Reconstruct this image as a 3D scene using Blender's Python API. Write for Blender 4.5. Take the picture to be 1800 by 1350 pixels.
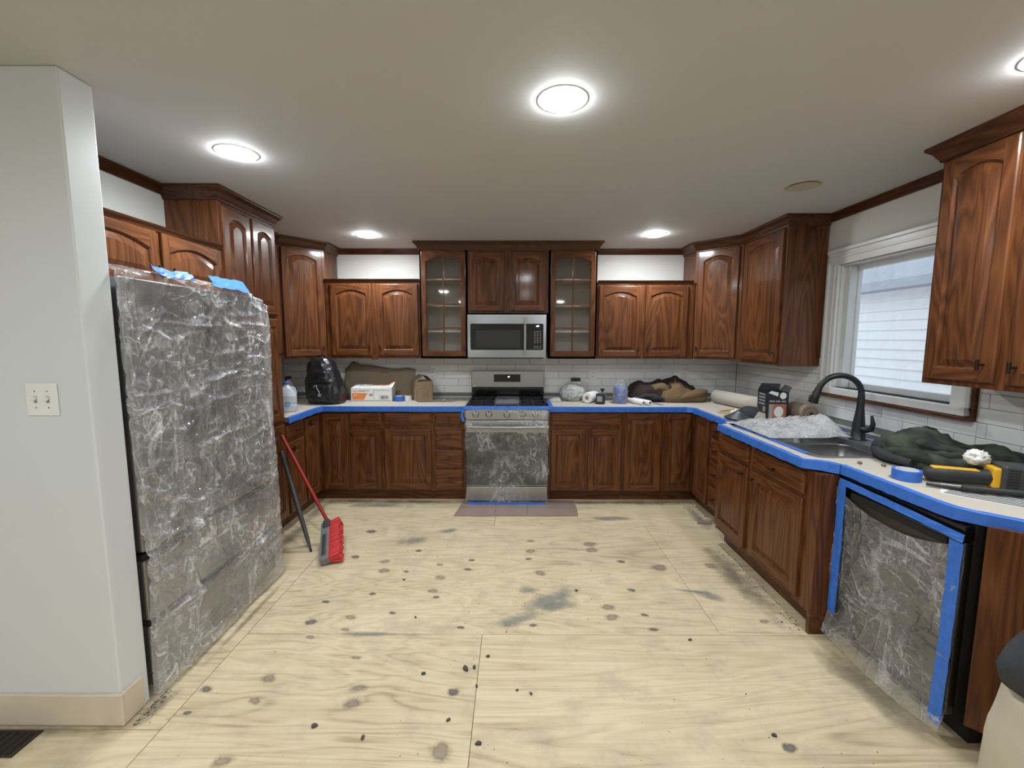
import bpy, bmesh, math, random
import numpy as np
from mathutils import Vector, Matrix, geometry, noise as mnoise
random.seed(7); rng = np.random.default_rng(7)
for o in list(bpy.data.objects): bpy.data.objects.remove(o)
scene = bpy.context.scene
COL = scene.collection
PI = math.pi
# ------------------------------------------------------------------ camera
cam_d = bpy.data.cameras.new('camera'); cam = bpy.data.objects.new('camera', cam_d); COL.objects.link(cam)
cam_d.sensor_fit = 'HORIZONTAL'; cam_d.sensor_width = 36.0; cam_d.lens = 749.6 * 36 / 1800
cam_d.clip_start = 0.02; cam_d.clip_end = 60
def look(pitch, yaw, roll):
    cy, sy, cp, sp = math.cos(yaw), math.sin(yaw), math.cos(pitch), math.sin(pitch)
    fwd = Vector((sy*cp, cy*cp, -sp)); right = Vector((cy, -sy, 0)); up = right.cross(fwd)
    c, s = math.cos(roll), math.sin(roll)
    r2, u2 = c*right + s*up, -s*right + c*up
    return Matrix((r2, u2, -fwd)).transposed().to_4x4()
cam.matrix_world = Matrix.Translation((0.0621, -4.5244, 1.5382)) @ look(0.10494, -0.00403, 0.00169)
scene.camera = cam
# ------------------------------------------------------------------ world, exposure
w = bpy.data.worlds.new('overcast_sky'); scene.world = w; w.use_nodes = True
bg = w.node_tree.nodes['Background']; bg.inputs[0].default_value = (0.80, 0.90, 1.0, 1); bg.inputs[1].default_value = 3.0
vs = scene.view_settings
vs.view_transform = 'Standard'; vs.look = 'None'; vs.gamma = 1.0; vs.use_curve_mapping = False
vs.exposure = -0.64
LAMP_W = 12.0            # watts of each ceiling can
LAMP_COL = (0.915, 0.965, 1.0)
# ------------------------------------------------------------------ dimensions
H = 2.46                 # ceiling
XL, XR = -2.38, 2.43     # left and right kitchen walls
CT = 0.915               # worktop
ZU = 1.348               # underside of the wall cabinets
# ------------------------------------------------------------------ mesh helper
class MB:
    def __init__(s): s.v=[]; s.f=[]; s.m=[]; s.sm=[]
    def add(s, vs_, fs, mat=0, smooth=False):
        b=len(s.v); s.v+= [tuple(p) for p in vs_]
        for f in fs: s.f.append(tuple(i+b for i in f)); s.m.append(mat); s.sm.append(smooth)
        return s
    def box(s,x0,x1,y0,y1,z0,z1,mat=0):
        v=[(x0,y0,z0),(x1,y0,z0),(x1,y1,z0),(x0,y1,z0),(x0,y0,z1),(x1,y0,z1),(x1,y1,z1),(x0,y1,z1)]
        return s.add(v,[(3,2,1,0),(4,5,6,7),(0,1,5,4),(1,2,6,5),(2,3,7,6),(3,0,4,7)],mat)
    def obox(s,c,size,rot,mat=0):
        R=rot.to_3x3() if hasattr(rot,'to_3x3') else rot
        hx,hy,hz=[q/2 for q in size]; c=Vector(c)
        v=[c+R@Vector(p) for p in [(-hx,-hy,-hz),(hx,-hy,-hz),(hx,hy,-hz),(-hx,hy,-hz),(-hx,-hy,hz),(hx,-hy,hz),(hx,hy,hz),(-hx,hy,hz)]]
        return s.add(v,[(3,2,1,0),(4,5,6,7),(0,1,5,4),(1,2,6,5),(2,3,7,6),(3,0,4,7)],mat)
    def tube(s,pts,rad,n=12,mat=0,caps=True,smooth=True,flat=1.0):
        pts=[Vector(p) for p in pts]; rad=[rad]*len(pts) if not hasattr(rad,'__len__') else rad
        rings=[]; up=None
        for i,p in enumerate(pts):
            t=(pts[min(i+1,len(pts)-1)]-pts[max(i-1,0)]).normalized()
            if up is None:
                up=Vector((0,0,1)) if abs(t.z)<0.9 else Vector((0,1,0))
            a=t.cross(up).normalized(); up=a.cross(t).normalized()
            rings.append([p+rad[i]*(math.cos(2*PI*k/n)*a+flat*math.sin(2*PI*k/n)*up) for k in range(n)])
        v=[q for r in rings for q in r]
        f=[(i*n+k,i*n+(k+1)%n,(i+1)*n+(k+1)%n,(i+1)*n+k) for i in range(len(pts)-1) for k in range(n)]
        s.add(v,f,mat,smooth)
        if caps: s.add(rings[0],[tuple(range(n))[::-1]],mat); s.add(rings[-1],[tuple(range(n))],mat)
        return s
    def cyl(s,p0,p1,r,n=16,mat=0,r1=None): return s.tube([p0,p1],[r,r if r1 is None else r1],n,mat)
    def lathe(s,prof,n=24,c=(0,0,0),mat=0,smooth=True,closed=False):
        v=[(c[0]+r*math.cos(2*PI*k/n),c[1]+r*math.sin(2*PI*k/n),c[2]+z) for r,z in prof for k in range(n)]
        f=[(i*n+k,i*n+(k+1)%n,(i+1)*n+(k+1)%n,(i+1)*n+k) for i in range(len(prof)-1) for k in range(n)]
        return s.add(v,f,mat,smooth)
    def prism(s,loops,z0,z1,mat=0,mat_side=None):
        """extrude a polygon (first loop) with holes (other loops)"""
        ms=mat if mat_side is None else mat_side
        flat=[p for L in loops for p in L]
        tris=geometry.tessellate_polygon([[Vector((p[0],p[1],0)) for p in L] for L in loops])
        n=len(flat)
        def orient(t,up):
            a,b,c=[Vector((flat[i][0],flat[i][1],0)) for i in t]
            ccw=(b-a).cross(c-a).z>0
            return t if ccw==up else t[::-1]
        s.add([(p[0],p[1],z1) for p in flat],[orient(t,True) for t in tris],mat)
        s.add([(p[0],p[1],z0) for p in flat],[orient(t,False) for t in tris],mat)
        for L in loops:
            area=sum(L[i][0]*L[(i+1)%len(L)][1]-L[(i+1)%len(L)][0]*L[i][1] for i in range(len(L)))
            P=L if (area>0)==(L is loops[0]) else L[::-1]
            k=len(P); v=[(p[0],p[1],z0) for p in P]+[(p[0],p[1],z1) for p in P]
            s.add(v,[(i,(i+1)%k,k+(i+1)%k,k+i) for i in range(k)],ms)
        return s
    def grid(s,nu,nv,fn,mat=0,smooth=True,wrap=False):
        v=[fn(i/(nu if wrap else nu-1),j/(nv-1)) for j in range(nv) for i in range(nu)]
        w_=nu if wrap else nu-1
        f=[(j*nu+i,j*nu+(i+1)%nu,(j+1)*nu+(i+1)%nu,(j+1)*nu+i) for j in range(nv-1) for i in range(w_)]
        return s.add(v,f,mat,smooth)
    def sphere(s,c,r,n=16,m=10,mat=0):
        rx,ry,rz=r if hasattr(r,'__len__') else (r,r,r)
        return s.grid(n,m+1,lambda u,q:(c[0]+rx*math.sin(PI*q)*math.cos(2*PI*u),c[1]+ry*math.sin(PI*q)*math.sin(2*PI*u),c[2]-rz*math.cos(PI*q)),mat,True,True)
    def mesh(s,name,mats):
        me=bpy.data.meshes.new(name); me.from_pydata(s.v,[],s.f)
        me.polygons.foreach_set('material_index',s.m); me.polygons.foreach_set('use_smooth',s.sm)
        for q in (mats if isinstance(mats,(list,tuple)) else [mats]): me.materials.append(M[q] if isinstance(q,str) else q)
        me.update(); return me
    def build(s,name,mats,parent=None,loc=(0,0,0),rot=(0,0,0),bevel=0,seg=2):
        return link(name,s.mesh(name,mats),parent,loc,rot,bevel,seg)
def link(name,me,parent=None,loc=(0,0,0),rot=(0,0,0),bevel=0,seg=2):
    o=bpy.data.objects.new(name,me); COL.objects.link(o); o.parent=parent; o.location=loc; o.rotation_euler=rot
    if bevel:
        b=o.modifiers.new('bevel','BEVEL'); b.width=bevel; b.segments=seg; b.limit_method='ANGLE'; b.angle_limit=0.6
    return o
def thing(name,label,cat,loc=(0,0,0),rz=0,group=None):
    o=bpy.data.objects.new(name,None); COL.objects.link(o); o.empty_display_size=0.05
    o.location=loc; o.rotation_euler=(0,0,rz); return tag(o,label,cat,group)
def tag(o,label,cat,group=None,kind=None):
    o['label']=label; o['category']=cat
    if group: o['group']=group
    if kind: o['kind']=kind
    return o
def struct(o,label=None):
    o['kind']='structure'
    if label: o['label']=label
    return o
# ------------------------------------------------------------------ materials
M={}
class NT:
    def __init__(s,name):
        m=bpy.data.materials.new(name); m.use_nodes=True; s.m=m; s.t=m.node_tree; s.n=s.t.nodes; s.l=s.t.links
        s.b=s.n['Principled BSDF']; s.out=s.n['Material Output']; M[name]=m
    def node(s,t,**kw):
        n=s.n.new(t)
        for k,v in kw.items():
            if k.startswith('i_'):
                key=k[2:].replace('_',' ')
                n.inputs[int(key) if key.isdigit() else key].default_value=v
            else: setattr(n,k,v)
        return n
    def ln(s,a,b): s.l.new(a,b)
    def math(s,op,a,b=None,c=None):
        n=s.node('ShaderNodeMath',operation=op)
        for i,q in enumerate([a,b,c]):
            if q is None: continue
            if isinstance(q,(int,float)): n.inputs[i].default_value=q
            else: s.ln(q,n.inputs[i])
        return n.outputs[0]
    def ramp(s,fac,stops,interp='LINEAR'):
        r=s.node('ShaderNodeValToRGB'); r.color_ramp.interpolation=interp
        e=r.color_ramp.elements
        while len(e)<len(stops): e.new(0.5)
        for q,(p,c) in zip(e,stops): q.position=p; q.color=c if len(c)==4 else (*c,1)
        s.ln(fac,r.inputs[0]); return r.outputs[0]
    def mix(s,fac,a,b,mode='MIX'):
        n=s.node('ShaderNodeMix',data_type='RGBA',blend_type=mode)
        for i,q in ((0,fac),(6,a),(7,b)):
            if isinstance(q,(int,float)): n.inputs[i].default_value=q
            elif isinstance(q,tuple): n.inputs[i].default_value=q if len(q)==4 else (*q,1)
            else: s.ln(q,n.inputs[i])
        return n.outputs[2]
    def coords(s,scale=(1,1,1),kind='Object',rand=True,rot=(0,0,0)):
        if kind=='World': c=s.node('ShaderNodeNewGeometry').outputs['Position']
        else: c=s.node('ShaderNodeTexCoord').outputs[kind]
        if rand:
            oi=s.node('ShaderNodeObjectInfo'); v=s.node('ShaderNodeVectorMath',operation='SCALE'); v.inputs[0].default_value=(37.1,51.7,23.3)
            s.ln(oi.outputs['Random'],v.inputs['Scale']); a=s.node('ShaderNodeVectorMath',operation='ADD'); s.ln(c,a.inputs[0]); s.ln(v.outputs[0],a.inputs[1]); c=a.outputs[0]
        mp=s.node('ShaderNodeMapping'); mp.inputs['Scale'].default_value=scale; mp.inputs['Rotation'].default_value=rot; s.ln(c,mp.inputs[0]); return mp.outputs[0]
    def noise(s,vec,scale,detail=3,rough=0.5,dist=0,out='Fac'):
        n=s.node('ShaderNodeTexNoise'); n.inputs['Scale'].default_value=scale; n.inputs['Detail'].default_value=detail; n.inputs['Roughness'].default_value=rough; n.inputs['Distortion'].default_value=dist
        s.ln(vec,n.inputs['Vector']); return n.outputs[out]
    def bump(s,h,strength=0.2,dist=0.01):
        b=s.node('ShaderNodeBump'); b.inputs['Strength'].default_value=strength; b.inputs['Distance'].default_value=dist; s.ln(h,b.inputs['Height']); s.ln(b.outputs[0],s.b.inputs['Normal']); return b.outputs[0]
    def set(s,**kw):
        for k,v in kw.items(): s.b.inputs[k.replace('_',' ')].default_value=(*v,1) if isinstance(v,tuple) and len(v)==3 else v
        return s
def plain(name,col,rough=0.5,metal=0.0,var=0.12,scale=25,bump=0.0,**kw):
    """procedural: colour with a little noise mottling"""
    t=NT(name); vec=t.coords((1,1,1)); n=t.noise(vec,scale,4)
    c=t.mix(n,tuple(q*(1-var) for q in col),tuple(min(1,q*(1+var)) for q in col)); t.ln(c,t.b.inputs['Base Color'])
    t.set(Roughness=rough,Metallic=metal)
    if bump: t.bump(n,bump,0.004)
    for k,v in kw.items(): t.set(**{k:v})
    return t
def oak(name,ax,dk=1.0):
    t=NT(name); sc=[1.0,1.0,1.0]; sc[ax]=0.11
    vec=t.coords(tuple(sc))
    big=t.noise(vec,6.0,2,0.5,0.5)                                   # cathedral bands
    bands=t.math('FRACT',t.math('MULTIPLY',big,12.0)); tri=t.math('ABSOLUTE',t.math('SUBTRACT',bands,0.5))
    fine=t.noise(t.coords(tuple(1.0 if i!=ax else 0.03 for i in range(3))),220,3,0.6)
    tone=t.noise(t.coords(tuple(1.0 if i!=ax else 0.15 for i in range(3))),7,2)
    f=t.math('ADD',t.math('MULTIPLY',tri,0.75),t.math('ADD',t.math('MULTIPLY',fine,0.55),t.math('MULTIPLY',tone,0.30)))
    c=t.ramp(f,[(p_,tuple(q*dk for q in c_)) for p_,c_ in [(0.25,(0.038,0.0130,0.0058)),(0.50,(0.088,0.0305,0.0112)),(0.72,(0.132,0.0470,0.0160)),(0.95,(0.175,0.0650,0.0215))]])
    t.ln(c,t.b.inputs['Base Color']); t.set(Roughness=0.36,Coat_Weight=0.24,Coat_Roughness=0.11,Specular_IOR_Level=0.18)
    t.bump(t.math('ADD',fine,t.math('MULTIPLY',tri,0.3)),0.10,0.002)
oak('oak_v',2); oak('oak_h',0); oak('oak_y',1); oak('crown_oak_shade',0,0.55); oak('crown_oak_shade_y',1,0.55)  # crown copies: shade of the down-facing mouldings is put into the oak colour
plain('wall_paint',(0.66,0.66,0.63),0.55,var=0.03,scale=3)
plain('stub_paint',(0.645,0.67,0.68),0.42,var=0.04,scale=2.5)
plain('ceiling_paint',(0.565,0.56,0.56),0.75,var=0.02,scale=2)
plain('trim_white',(0.66,0.67,0.66),0.30,var=0.04,scale=8)
t=plain('baseboard_paint',(0.62,0.54,0.43),0.45,var=0.16,scale=9)
plain('grout',(0.20,0.195,0.19),0.9)
t=NT('tile'); oi=t.node('ShaderNodeObjectInfo'); vec=t.coords((1,1,1)); n=t.noise(vec,9,3)
c=t.mix(t.math('ADD',t.math('MULTIPLY',oi.outputs['Random'],0.6),t.math('MULTIPLY',n,0.4)),(0.76,0.765,0.77),(0.86,0.865,0.87)); t.ln(c,t.b.inputs['Base Color']); t.set(Roughness=0.16,Specular_IOR_Level=0.5)
t.bump(n,0.12,0.004)
# plywood subfloor: grain runs along X
t=NT('plywood'); vec=t.coords((0.16,1,1),'World')
big=t.noise(vec,2.6,3,0.55,1.6); fr=t.math('FRACT',t.math('MULTIPLY',big,11.0)); tri=t.math('ABSOLUTE',t.math('SUBTRACT',fr,0.5))
streak=t.noise(t.coords((0.05,1,1),'World'),55,4,0.6); tone=t.noise(t.coords((0.5,1,1),'World'),2.3,4,0.6); grime=t.noise(t.coords((1,1,1),'World'),6,5,0.65)
g=t.math('ADD',t.math('MULTIPLY',tri,0.50),t.math('ADD',t.math('MULTIPLY',streak,0.45),t.math('MULTIPLY',tone,0.55)))
c=t.ramp(g,[(0.34,(0.365,0.275,0.163)),(0.52,(0.560,0.457,0.287)),(0.80,(0.665,0.562,0.368))])
c=t.mix(t.ramp(grime,[(0.50,(0,0,0)),(0.78,(0.55,0.55,0.55))]),c,(0.33,0.285,0.23))
t.ln(c,t.b.inputs['Base Color']); t.set(Roughness=0.75); t.bump(t.math('ADD',streak,tri),0.12,0.003)
# knots / stains / dust: soft-edged film lying in the sheet
def soft(name,col,dens,nscale,namp=1.1,ring=True):
    t=NT(name); tc=t.node('ShaderNodeTexCoord').outputs['Object']
    ln_=t.node('ShaderNodeVectorMath',operation='LENGTH'); t.ln(tc,ln_.inputs[0])
    n=t.noise(t.coords((1,1,1),'World'),nscale,4,0.6)
    a=t.math('ADD',ln_.outputs['Value'],t.math('MULTIPLY',t.math('SUBTRACT',n,0.5),namp))
    al=t.ramp(a,[(0.25,(dens*.75,)*3),(0.50,(dens,)*3),(0.62,(dens*0.45,)*3),(0.95,(0,0,0))] if ring else [(0.15,(dens,)*3),(0.9,(0,0,0))])
    t.ln(t.mix(n,tuple(q*0.7 for q in col),tuple(q*1.25 for q in col)),t.b.inputs['Base Color']); t.ln(al,t.b.inputs['Alpha']); t.set(Roughness=0.8)
soft('knot',(0.27,0.215,0.18),0.55,30); soft('knot_dark',(0.15,0.135,0.13),0.80,45); soft('dust',(0.27,0.28,0.255),0.66,6,1.9,False); soft('dirt',(0.13,0.115,0.095),0.42,11,1.5,False)
plain('stone_top',(0.10,0.10,0.105),0.35,var=0.4,scale=90)
plain('masking_paper',(0.50,0.46,0.39),0.85,var=0.07,scale=14,bump=0.15)
t=NT('blue_tape'); n=t.noise(t.coords((1,1,1)),30,4); t.ln(t.mix(n,(0.018,0.105,0.46),(0.05,0.20,0.68)),t.b.inputs['Base Color']); t.set(Roughness=0.55); t.bump(n,0.4,0.004)
def steel(name,col,ax,rough=0.28):
    t=NT(name); sc=[1,1,1]; sc[ax]=0.01
    n=t.noise(t.coords(tuple(sc)),300,2); t.ln(t.mix(n,tuple(q*0.88 for q in col),col),t.b.inputs['Base Color']); t.set(Metallic=1.0,Roughness=rough,Anisotropic=0.6); t.bump(n,0.03,0.001)
steel('steel',(0.41,0.425,0.45),0); steel('fridge_steel',(0.30,0.295,0.30),2,0.36); steel('dark_steel',(0.10,0.10,0.105),1,0.34); steel('sink_steel',(0.46,0.46,0.46),0,0.30)
plain('bronze',(0.085,0.065,0.055),0.30,0.9); plain('black_matte',(0.012,0.012,0.014),0.42); plain('black_gloss',(0.006,0.006,0.007),0.10,var=0.0)
plain('cast_iron',(0.010,0.010,0.011),0.55,var=0.3,scale=80,bump=0.2); plain('rubber',(0.018,0.018,0.02),0.6,bump=0.2,scale=60)
plain('white_plastic',(0.78,0.78,0.76),0.35,var=0.03); plain('grey_plastic',(0.16,0.165,0.17),0.45); plain('dark_plastic',(0.045,0.047,0.05),0.45,var=0.2)
plain('cardboard',(0.33,0.24,0.145),0.85,var=0.10,scale=20); plain('kraft',(0.27,0.215,0.145),0.85,var=0.06,scale=10); plain('kraft_dark',(0.185,0.145,0.10),0.85,var=0.1)
plain('white_card',(0.76,0.75,0.73),0.55,var=0.03); plain('orange_print',(0.80,0.24,0.045),0.5,var=0.03); plain('grey_print',(0.32,0.32,0.33),0.5); plain('ink',(0.03,0.03,0.03),0.6)
plain('brown_canvas',(0.165,0.105,0.050),0.9,var=0.22,scale=70,bump=0.4); plain('brown_lining',(0.032,0.020,0.014),0.9,var=0.3,scale=50,bump=0.3)
plain('charcoal_cloth',(0.026,0.028,0.032),0.85,var=0.3,scale=80,bump=0.4); plain('beige_cloth',(0.50,0.45,0.35),0.9,var=0.12,scale=12,bump=0.3)
t=NT('camo'); n=t.noise(t.coords((1,1,1)),7.5,2,0.5,0.6); t.ln(t.ramp(n,[(0.36,(0.010,0.011,0.012)),(0.47,(0.030,0.037,0.026)),(0.60,(0.062,0.075,0.048)),(0.72,(0.016,0.018,0.016))]),t.b.inputs['Base Color']); t.set(Roughness=0.9); t.bump(t.noise(t.coords((1,1,1)),120,3),0.4,0.003)
plain('red_paint',(0.30,0.020,0.018),0.32); plain('red_bristle',(0.62,0.045,0.05),0.6,var=0.25,scale=120); plain('yellow_plastic',(0.78,0.42,0.02),0.4)
plain('blue_plastic',(0.055,0.14,0.48),0.4,var=0.1); plain('foam_white',(0.78,0.78,0.77),0.9,bump=0.3,scale=60); plain('tile_remnant',(0.285,0.215,0.18),0.55,var=0.18,scale=8)
plain('wood_stick',(0.56,0.44,0.27),0.8,var=0.2); plain('debris',(0.07,0.065,0.06),0.9,var=0.5,scale=60); plain('lens_off',(0.50,0.46,0.36),0.5)
plain('siding',(0.80,0.83,0.85),0.6,var=0.04); plain('shingle',(0.36,0.40,0.46),0.9,var=0.15,scale=12); plain('dark_gap',(0.01,0.009,0.008),0.9); plain('dusty_floor',(0.10,0.095,0.09),0.95,var=0.5,scale=30)
plain('cab_inside',(0.47,0.42,0.35),0.6,var=0.05); plain('black_pack',(0.014,0.014,0.016),0.30,var=0.3,scale=40,bump=0.35); plain('dark_red',(0.06,0.012,0.012),0.4)
plain('pale_blue',(0.10,0.33,0.62),0.5); plain('cord_white',(0.7,0.7,0.68),0.7); plain('amber_print',(0.42,0.14,0.07),0.5,var=0.3)
def glass(name,col,alpha,rough=0.03):
    t=NT(name); tr=t.node('ShaderNodeBsdfTransparent'); tr.inputs[0].default_value=(*col,1); gl=t.node('ShaderNodeBsdfGlossy'); gl.inputs['Roughness'].default_value=rough
    n=t.noise(t.coords((1,1,1)),6,2); bp=t.node('ShaderNodeBump'); bp.inputs['Strength'].default_value=0.02; t.ln(n,bp.inputs['Height']); t.ln(bp.outputs[0],gl.inputs['Normal'])
    lw=t.node('ShaderNodeLayerWeight'); lw.inputs[0].default_value=0.5
    fr=t.math('ADD',alpha,t.math('MULTIPLY',t.math('POWER',lw.outputs['Facing'],5.0),0.9))
    mx=t.node('ShaderNodeMixShader'); t.ln(fr,mx.inputs[0]); t.ln(tr.outputs[0],mx.inputs[1]); t.ln(gl.outputs[0],mx.inputs[2]); t.ln(mx.outputs[0],t.out.inputs[0])
glass('pane_glass',(0.98,0.98,0.98),0.05)
def film(name,milky,milk_var,col=(0.80,0.81,0.83),scale=5,bumpd=0.010,gloss=0.10,spec=0.07,tint=0.97):
    """thin clear poly sheeting: mostly see-through, milky along its creases, glossy"""
    t=NT(name)
    def ridge(sc,s_,k,seed):
        v=t.coords(sc); ad=t.node('ShaderNodeVectorMath',operation='ADD'); ad.inputs[1].default_value=(seed,seed*2.3,-seed); t.ln(v,ad.inputs[0])
        n=t.noise(ad.outputs[0],s_,2,0.55,1.0); return t.math('MAXIMUM',t.math('SUBTRACT',1.0,t.math('MULTIPLY',t.math('ABSOLUTE',t.math('SUBTRACT',n,0.5)),k)),0.0)
    r1=ridge((1,1,.30),scale*1.3,34.0,1.0); r2=ridge((1,.35,1),scale*1.2,38.0,4.0); r3=ridge((1,1,1),scale*4.0,14.0,7.0)
    patch=t.noise(t.coords((1,1,1)),scale*.55,3,0.6); pm=t.ramp(patch,[(0.37,(0,0,0)),(0.62,(1,1,1))]); fine=t.noise(t.coords((1,1,1)),scale*14,3,0.75,0.6)
    cr=t.math('MULTIPLY',t.math('ADD',t.math('MAXIMUM',r1,r2),t.math('MULTIPLY',r3,0.5)),pm)
    h=t.math('ADD',t.math('ADD',t.math('MULTIPLY',r1,.5),t.math('MULTIPLY',r2,.5)),t.math('ADD',t.math('MULTIPLY',t.math('MULTIPLY',fine,pm),.45),t.math('MULTIPLY',patch,.45)))
    bp=t.node('ShaderNodeBump'); bp.inputs['Strength'].default_value=0.7; bp.inputs['Distance'].default_value=bumpd; t.ln(h,bp.inputs['Height'])
    tr=t.node('ShaderNodeBsdfTransparent'); tr.inputs[0].default_value=(tint,)*3+(1,)
    df=t.node('ShaderNodeBsdfDiffuse'); df.inputs[0].default_value=(*col,1); t.ln(bp.outputs[0],df.inputs['Normal'])
    gl=t.node('ShaderNodeBsdfGlossy'); gl.inputs['Roughness'].default_value=gloss; t.ln(bp.outputs[0],gl.inputs['Normal'])
    lw=t.node('ShaderNodeLayerWeight'); lw.inputs[0].default_value=0.5; t.ln(bp.outputs[0],lw.inputs['Normal'])
    fr=t.math('ADD',spec,t.math('MULTIPLY',t.math('POWER',lw.outputs['Facing'],5.0),0.9))
    m1=t.node('ShaderNodeMixShader'); t.ln(t.math('MINIMUM',t.math('ADD',t.math('MULTIPLY',t.math('MULTIPLY',cr,t.math('ADD',fine,.3)),milk_var),t.math('ADD',t.math('MULTIPLY',t.math('MULTIPLY',pm,fine),milk_var*.35),milky)),1.0),m1.inputs[0]); t.ln(tr.outputs[0],m1.inputs[1]); t.ln(df.outputs[0],m1.inputs[2])
    m2=t.node('ShaderNodeMixShader'); t.ln(fr,m2.inputs[0]); t.ln(m1.outputs[0],m2.inputs[1]); t.ln(gl.outputs[0],m2.inputs[2]); t.ln(m2.outputs[0],t.out.inputs[0])
film('film',0.15,0.70,spec=.10,gloss=.08); film('film_range',0.035,0.42,spec=.035,gloss=.08); film('film_dw',0.07,0.42,scale=6,spec=.10,gloss=.08); film('film_window',0.14,0.14,(0.85,0.88,0.92),scale=2.0,bumpd=0.003,spec=.03); film('film_white',0.50,0.45,(0.86,0.87,0.89),scale=14)
def emit(name,col,st):
    t=NT(name); t.set(Base_Color=(0.8,0.8,0.8),Emission_Color=col,Emission_Strength=st); n=t.noise(t.coords((1,1,1)),5,1); t.ln(t.math('ADD',0.3,t.math('MULTIPLY',n,0.1)),t.b.inputs['Roughness'])
emit('lamp_lens',LAMP_COL,230.0); emit('display',(0.85,0.95,1.0),3.0)
# ================================================================== the room
fl=struct(MB().box(-4.6,2.6,-8.1,0.12,-0.14,-0.0185).build('floor','dusty_floor'),'plywood subfloor of bare sheets with stains and debris')
YB=-3.66
sheets=[(-2.5,-0.0962,-1.1312,0.0),(-0.094,2.43,-1.1312,0.0),(-1.33,1.149,-2.44,-1.1332),(1.1512,2.43,-2.44,-1.1332),(-1.33,-0.1012,YB,-2.4425),(-0.099,2.43,YB,-2.4425),
        (-2.5,-1.333,-2.995,-1.133),(-4.5,-1.333,YB,-2.998),(-4.5,-1.4,-4.88,YB-.003),(-1.397,1.04,-4.88,YB-.003),(1.043,2.43,-4.88,YB-.003),(-4.5,-0.5,-8.0,-4.883),(-0.497,2.43,-8.0,-4.883)]
SH=[]
for (x0,x1,y0,y1) in sheets:
    cx,cy=(x0+x1)/2,(y0+y1)/2; g=0.0
    SH.append(MB().box(x0-cx+g,x1-cx-g,y0-cy+g,y1-cy-g,-0.018,0).build('plywood_sheet','plywood',fl,(cx,cy,0),bevel=0.0008,seg=1))
def sheet_at(x,y):
    for o,(x0,x1,y0,y1) in zip(SH,sheets):
        if x0-.005<=x<=x1+.005 and y0-.005<=y<=y1+.005: return o
    return SH[5]
def disc_mesh(name,mat,n=20):
    m=MB(); m.add([(math.cos(2*PI*k/n)*1.25,math.sin(2*PI*k/n)*1.25,0) for k in range(n)],[tuple(range(n))]); return m.mesh(name,mat)
dirt_me=disc_mesh('dirt_stain','dirt'); knot_me={0:disc_mesh('knot','knot'),1:disc_mesh('knot','knot_dark')}; dust_me=disc_mesh('dust_stain','dust')
KN=[(-1.08,-1.25,1,.085,.06),(-1.06,-1.65,1,.07,.053),(-.83,-1.71,0,.09,.05),(-.8,-1.83,0,.086,.065),(-.63,-1.56,1,.056,.034),(-.41,-1.91,0,.074,.053),(-.65,-1.84,1,.046,.028),(-.79,-2.09,1,.046,.031),(-1.04,-2.17,1,.049,.029),(-.62,-2.27,1,.043,.027),(-.84,-2.31,0,.067,.046),(-.43,-2.06,0,.07,.039),(-.4,-2.12,1,.046,.031),(-1.04,-2.35,1,.074,.05),(-.99,-2.47,0,.068,.028),(-.83,-2.41,0,.061,.03),(.2,-1.4,0,.075,.049),(.19,-1.56,0,.083,.056),(.64,-1.45,0,.115,.083),(.64,-1.54,0,.1,.08),(.17,-1.67,1,.053,.031),(.24,-1.85,0,.085,.065),(1.05,-1.78,0,.118,.086),(1.41,-1.75,0,.089,.069),(.81,-1.7,1,.058,.041),(.79,-2.04,1,.052,.04),(.61,-2.21,0,.087,.056),(.61,-2.3,0,.089,.059),(.8,-2.28,1,.051,.027),(.81,-2.4,1,.061,.03),(.17,-2.37,1,.049,.024),(-.22,-2.39,1,.049,.024),(1.44,-2.33,0,.054,.032),(-.7,-2.61,0,.062,.029),(-1.05,-2.74,0,.075,.056),(-1.04,-2.86,0,.059,.045),(-.62,-2.79,0,.077,.045),(-.62,-2.87,0,.086,.053),(-1.29,-2.8,1,.057,.033),(-1.28,-2.92,1,.041,.018),(-.2,-2.81,1,.05,.04),(-.21,-3.08,0,.091,.077),(-1.0,-3.12,0,.078,.051),(1.11,-3.06,1,.057,.043),(-.24,-1.81,1,.061,.028),(-.23,-1.69,1,.048,.031),(-.44,-1.75,0,.057,.039)]
def on_sheet(name,me,x,y,sx,sy,rz=0,z=0.0006):
    s=sheet_at(x,y); o=link(name,me,s,(x-s.location.x,y-s.location.y,z),(0,0,rz)); o.scale=(sx,sy,1); return o
for i,(x,y,d,sx,sy) in enumerate(KN): on_sheet('knot',knot_me[d],x,y,sx*0.62,sy*0.62,random.uniform(-.3,.3),0.0006+0.00002*i)
for i,(x,y,sx,sy,rz) in enumerate([(.27,-2.15,.22,.10,.55),(.10,-2.32,.20,.055,.35),(.16,-2.05,.09,.06,0),(.33,-2.2,.12,.05,.2),(-.70,-1.40,.17,.08,.3),(-.48,-1.24,.10,.05,.2),(1.25,-2.10,.10,.055,-.5),(1.15,-2.05,.13,.016,-.2),(-.64,-2.445,.25,.02,0),(.9,-.98,.3,.05,0),(-1.2,-.72,.35,.06,0)]):
    on_sheet('dust_stain',dust_me,x,y,sx,sy,rz,0.0017+0.00002*i)
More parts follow.
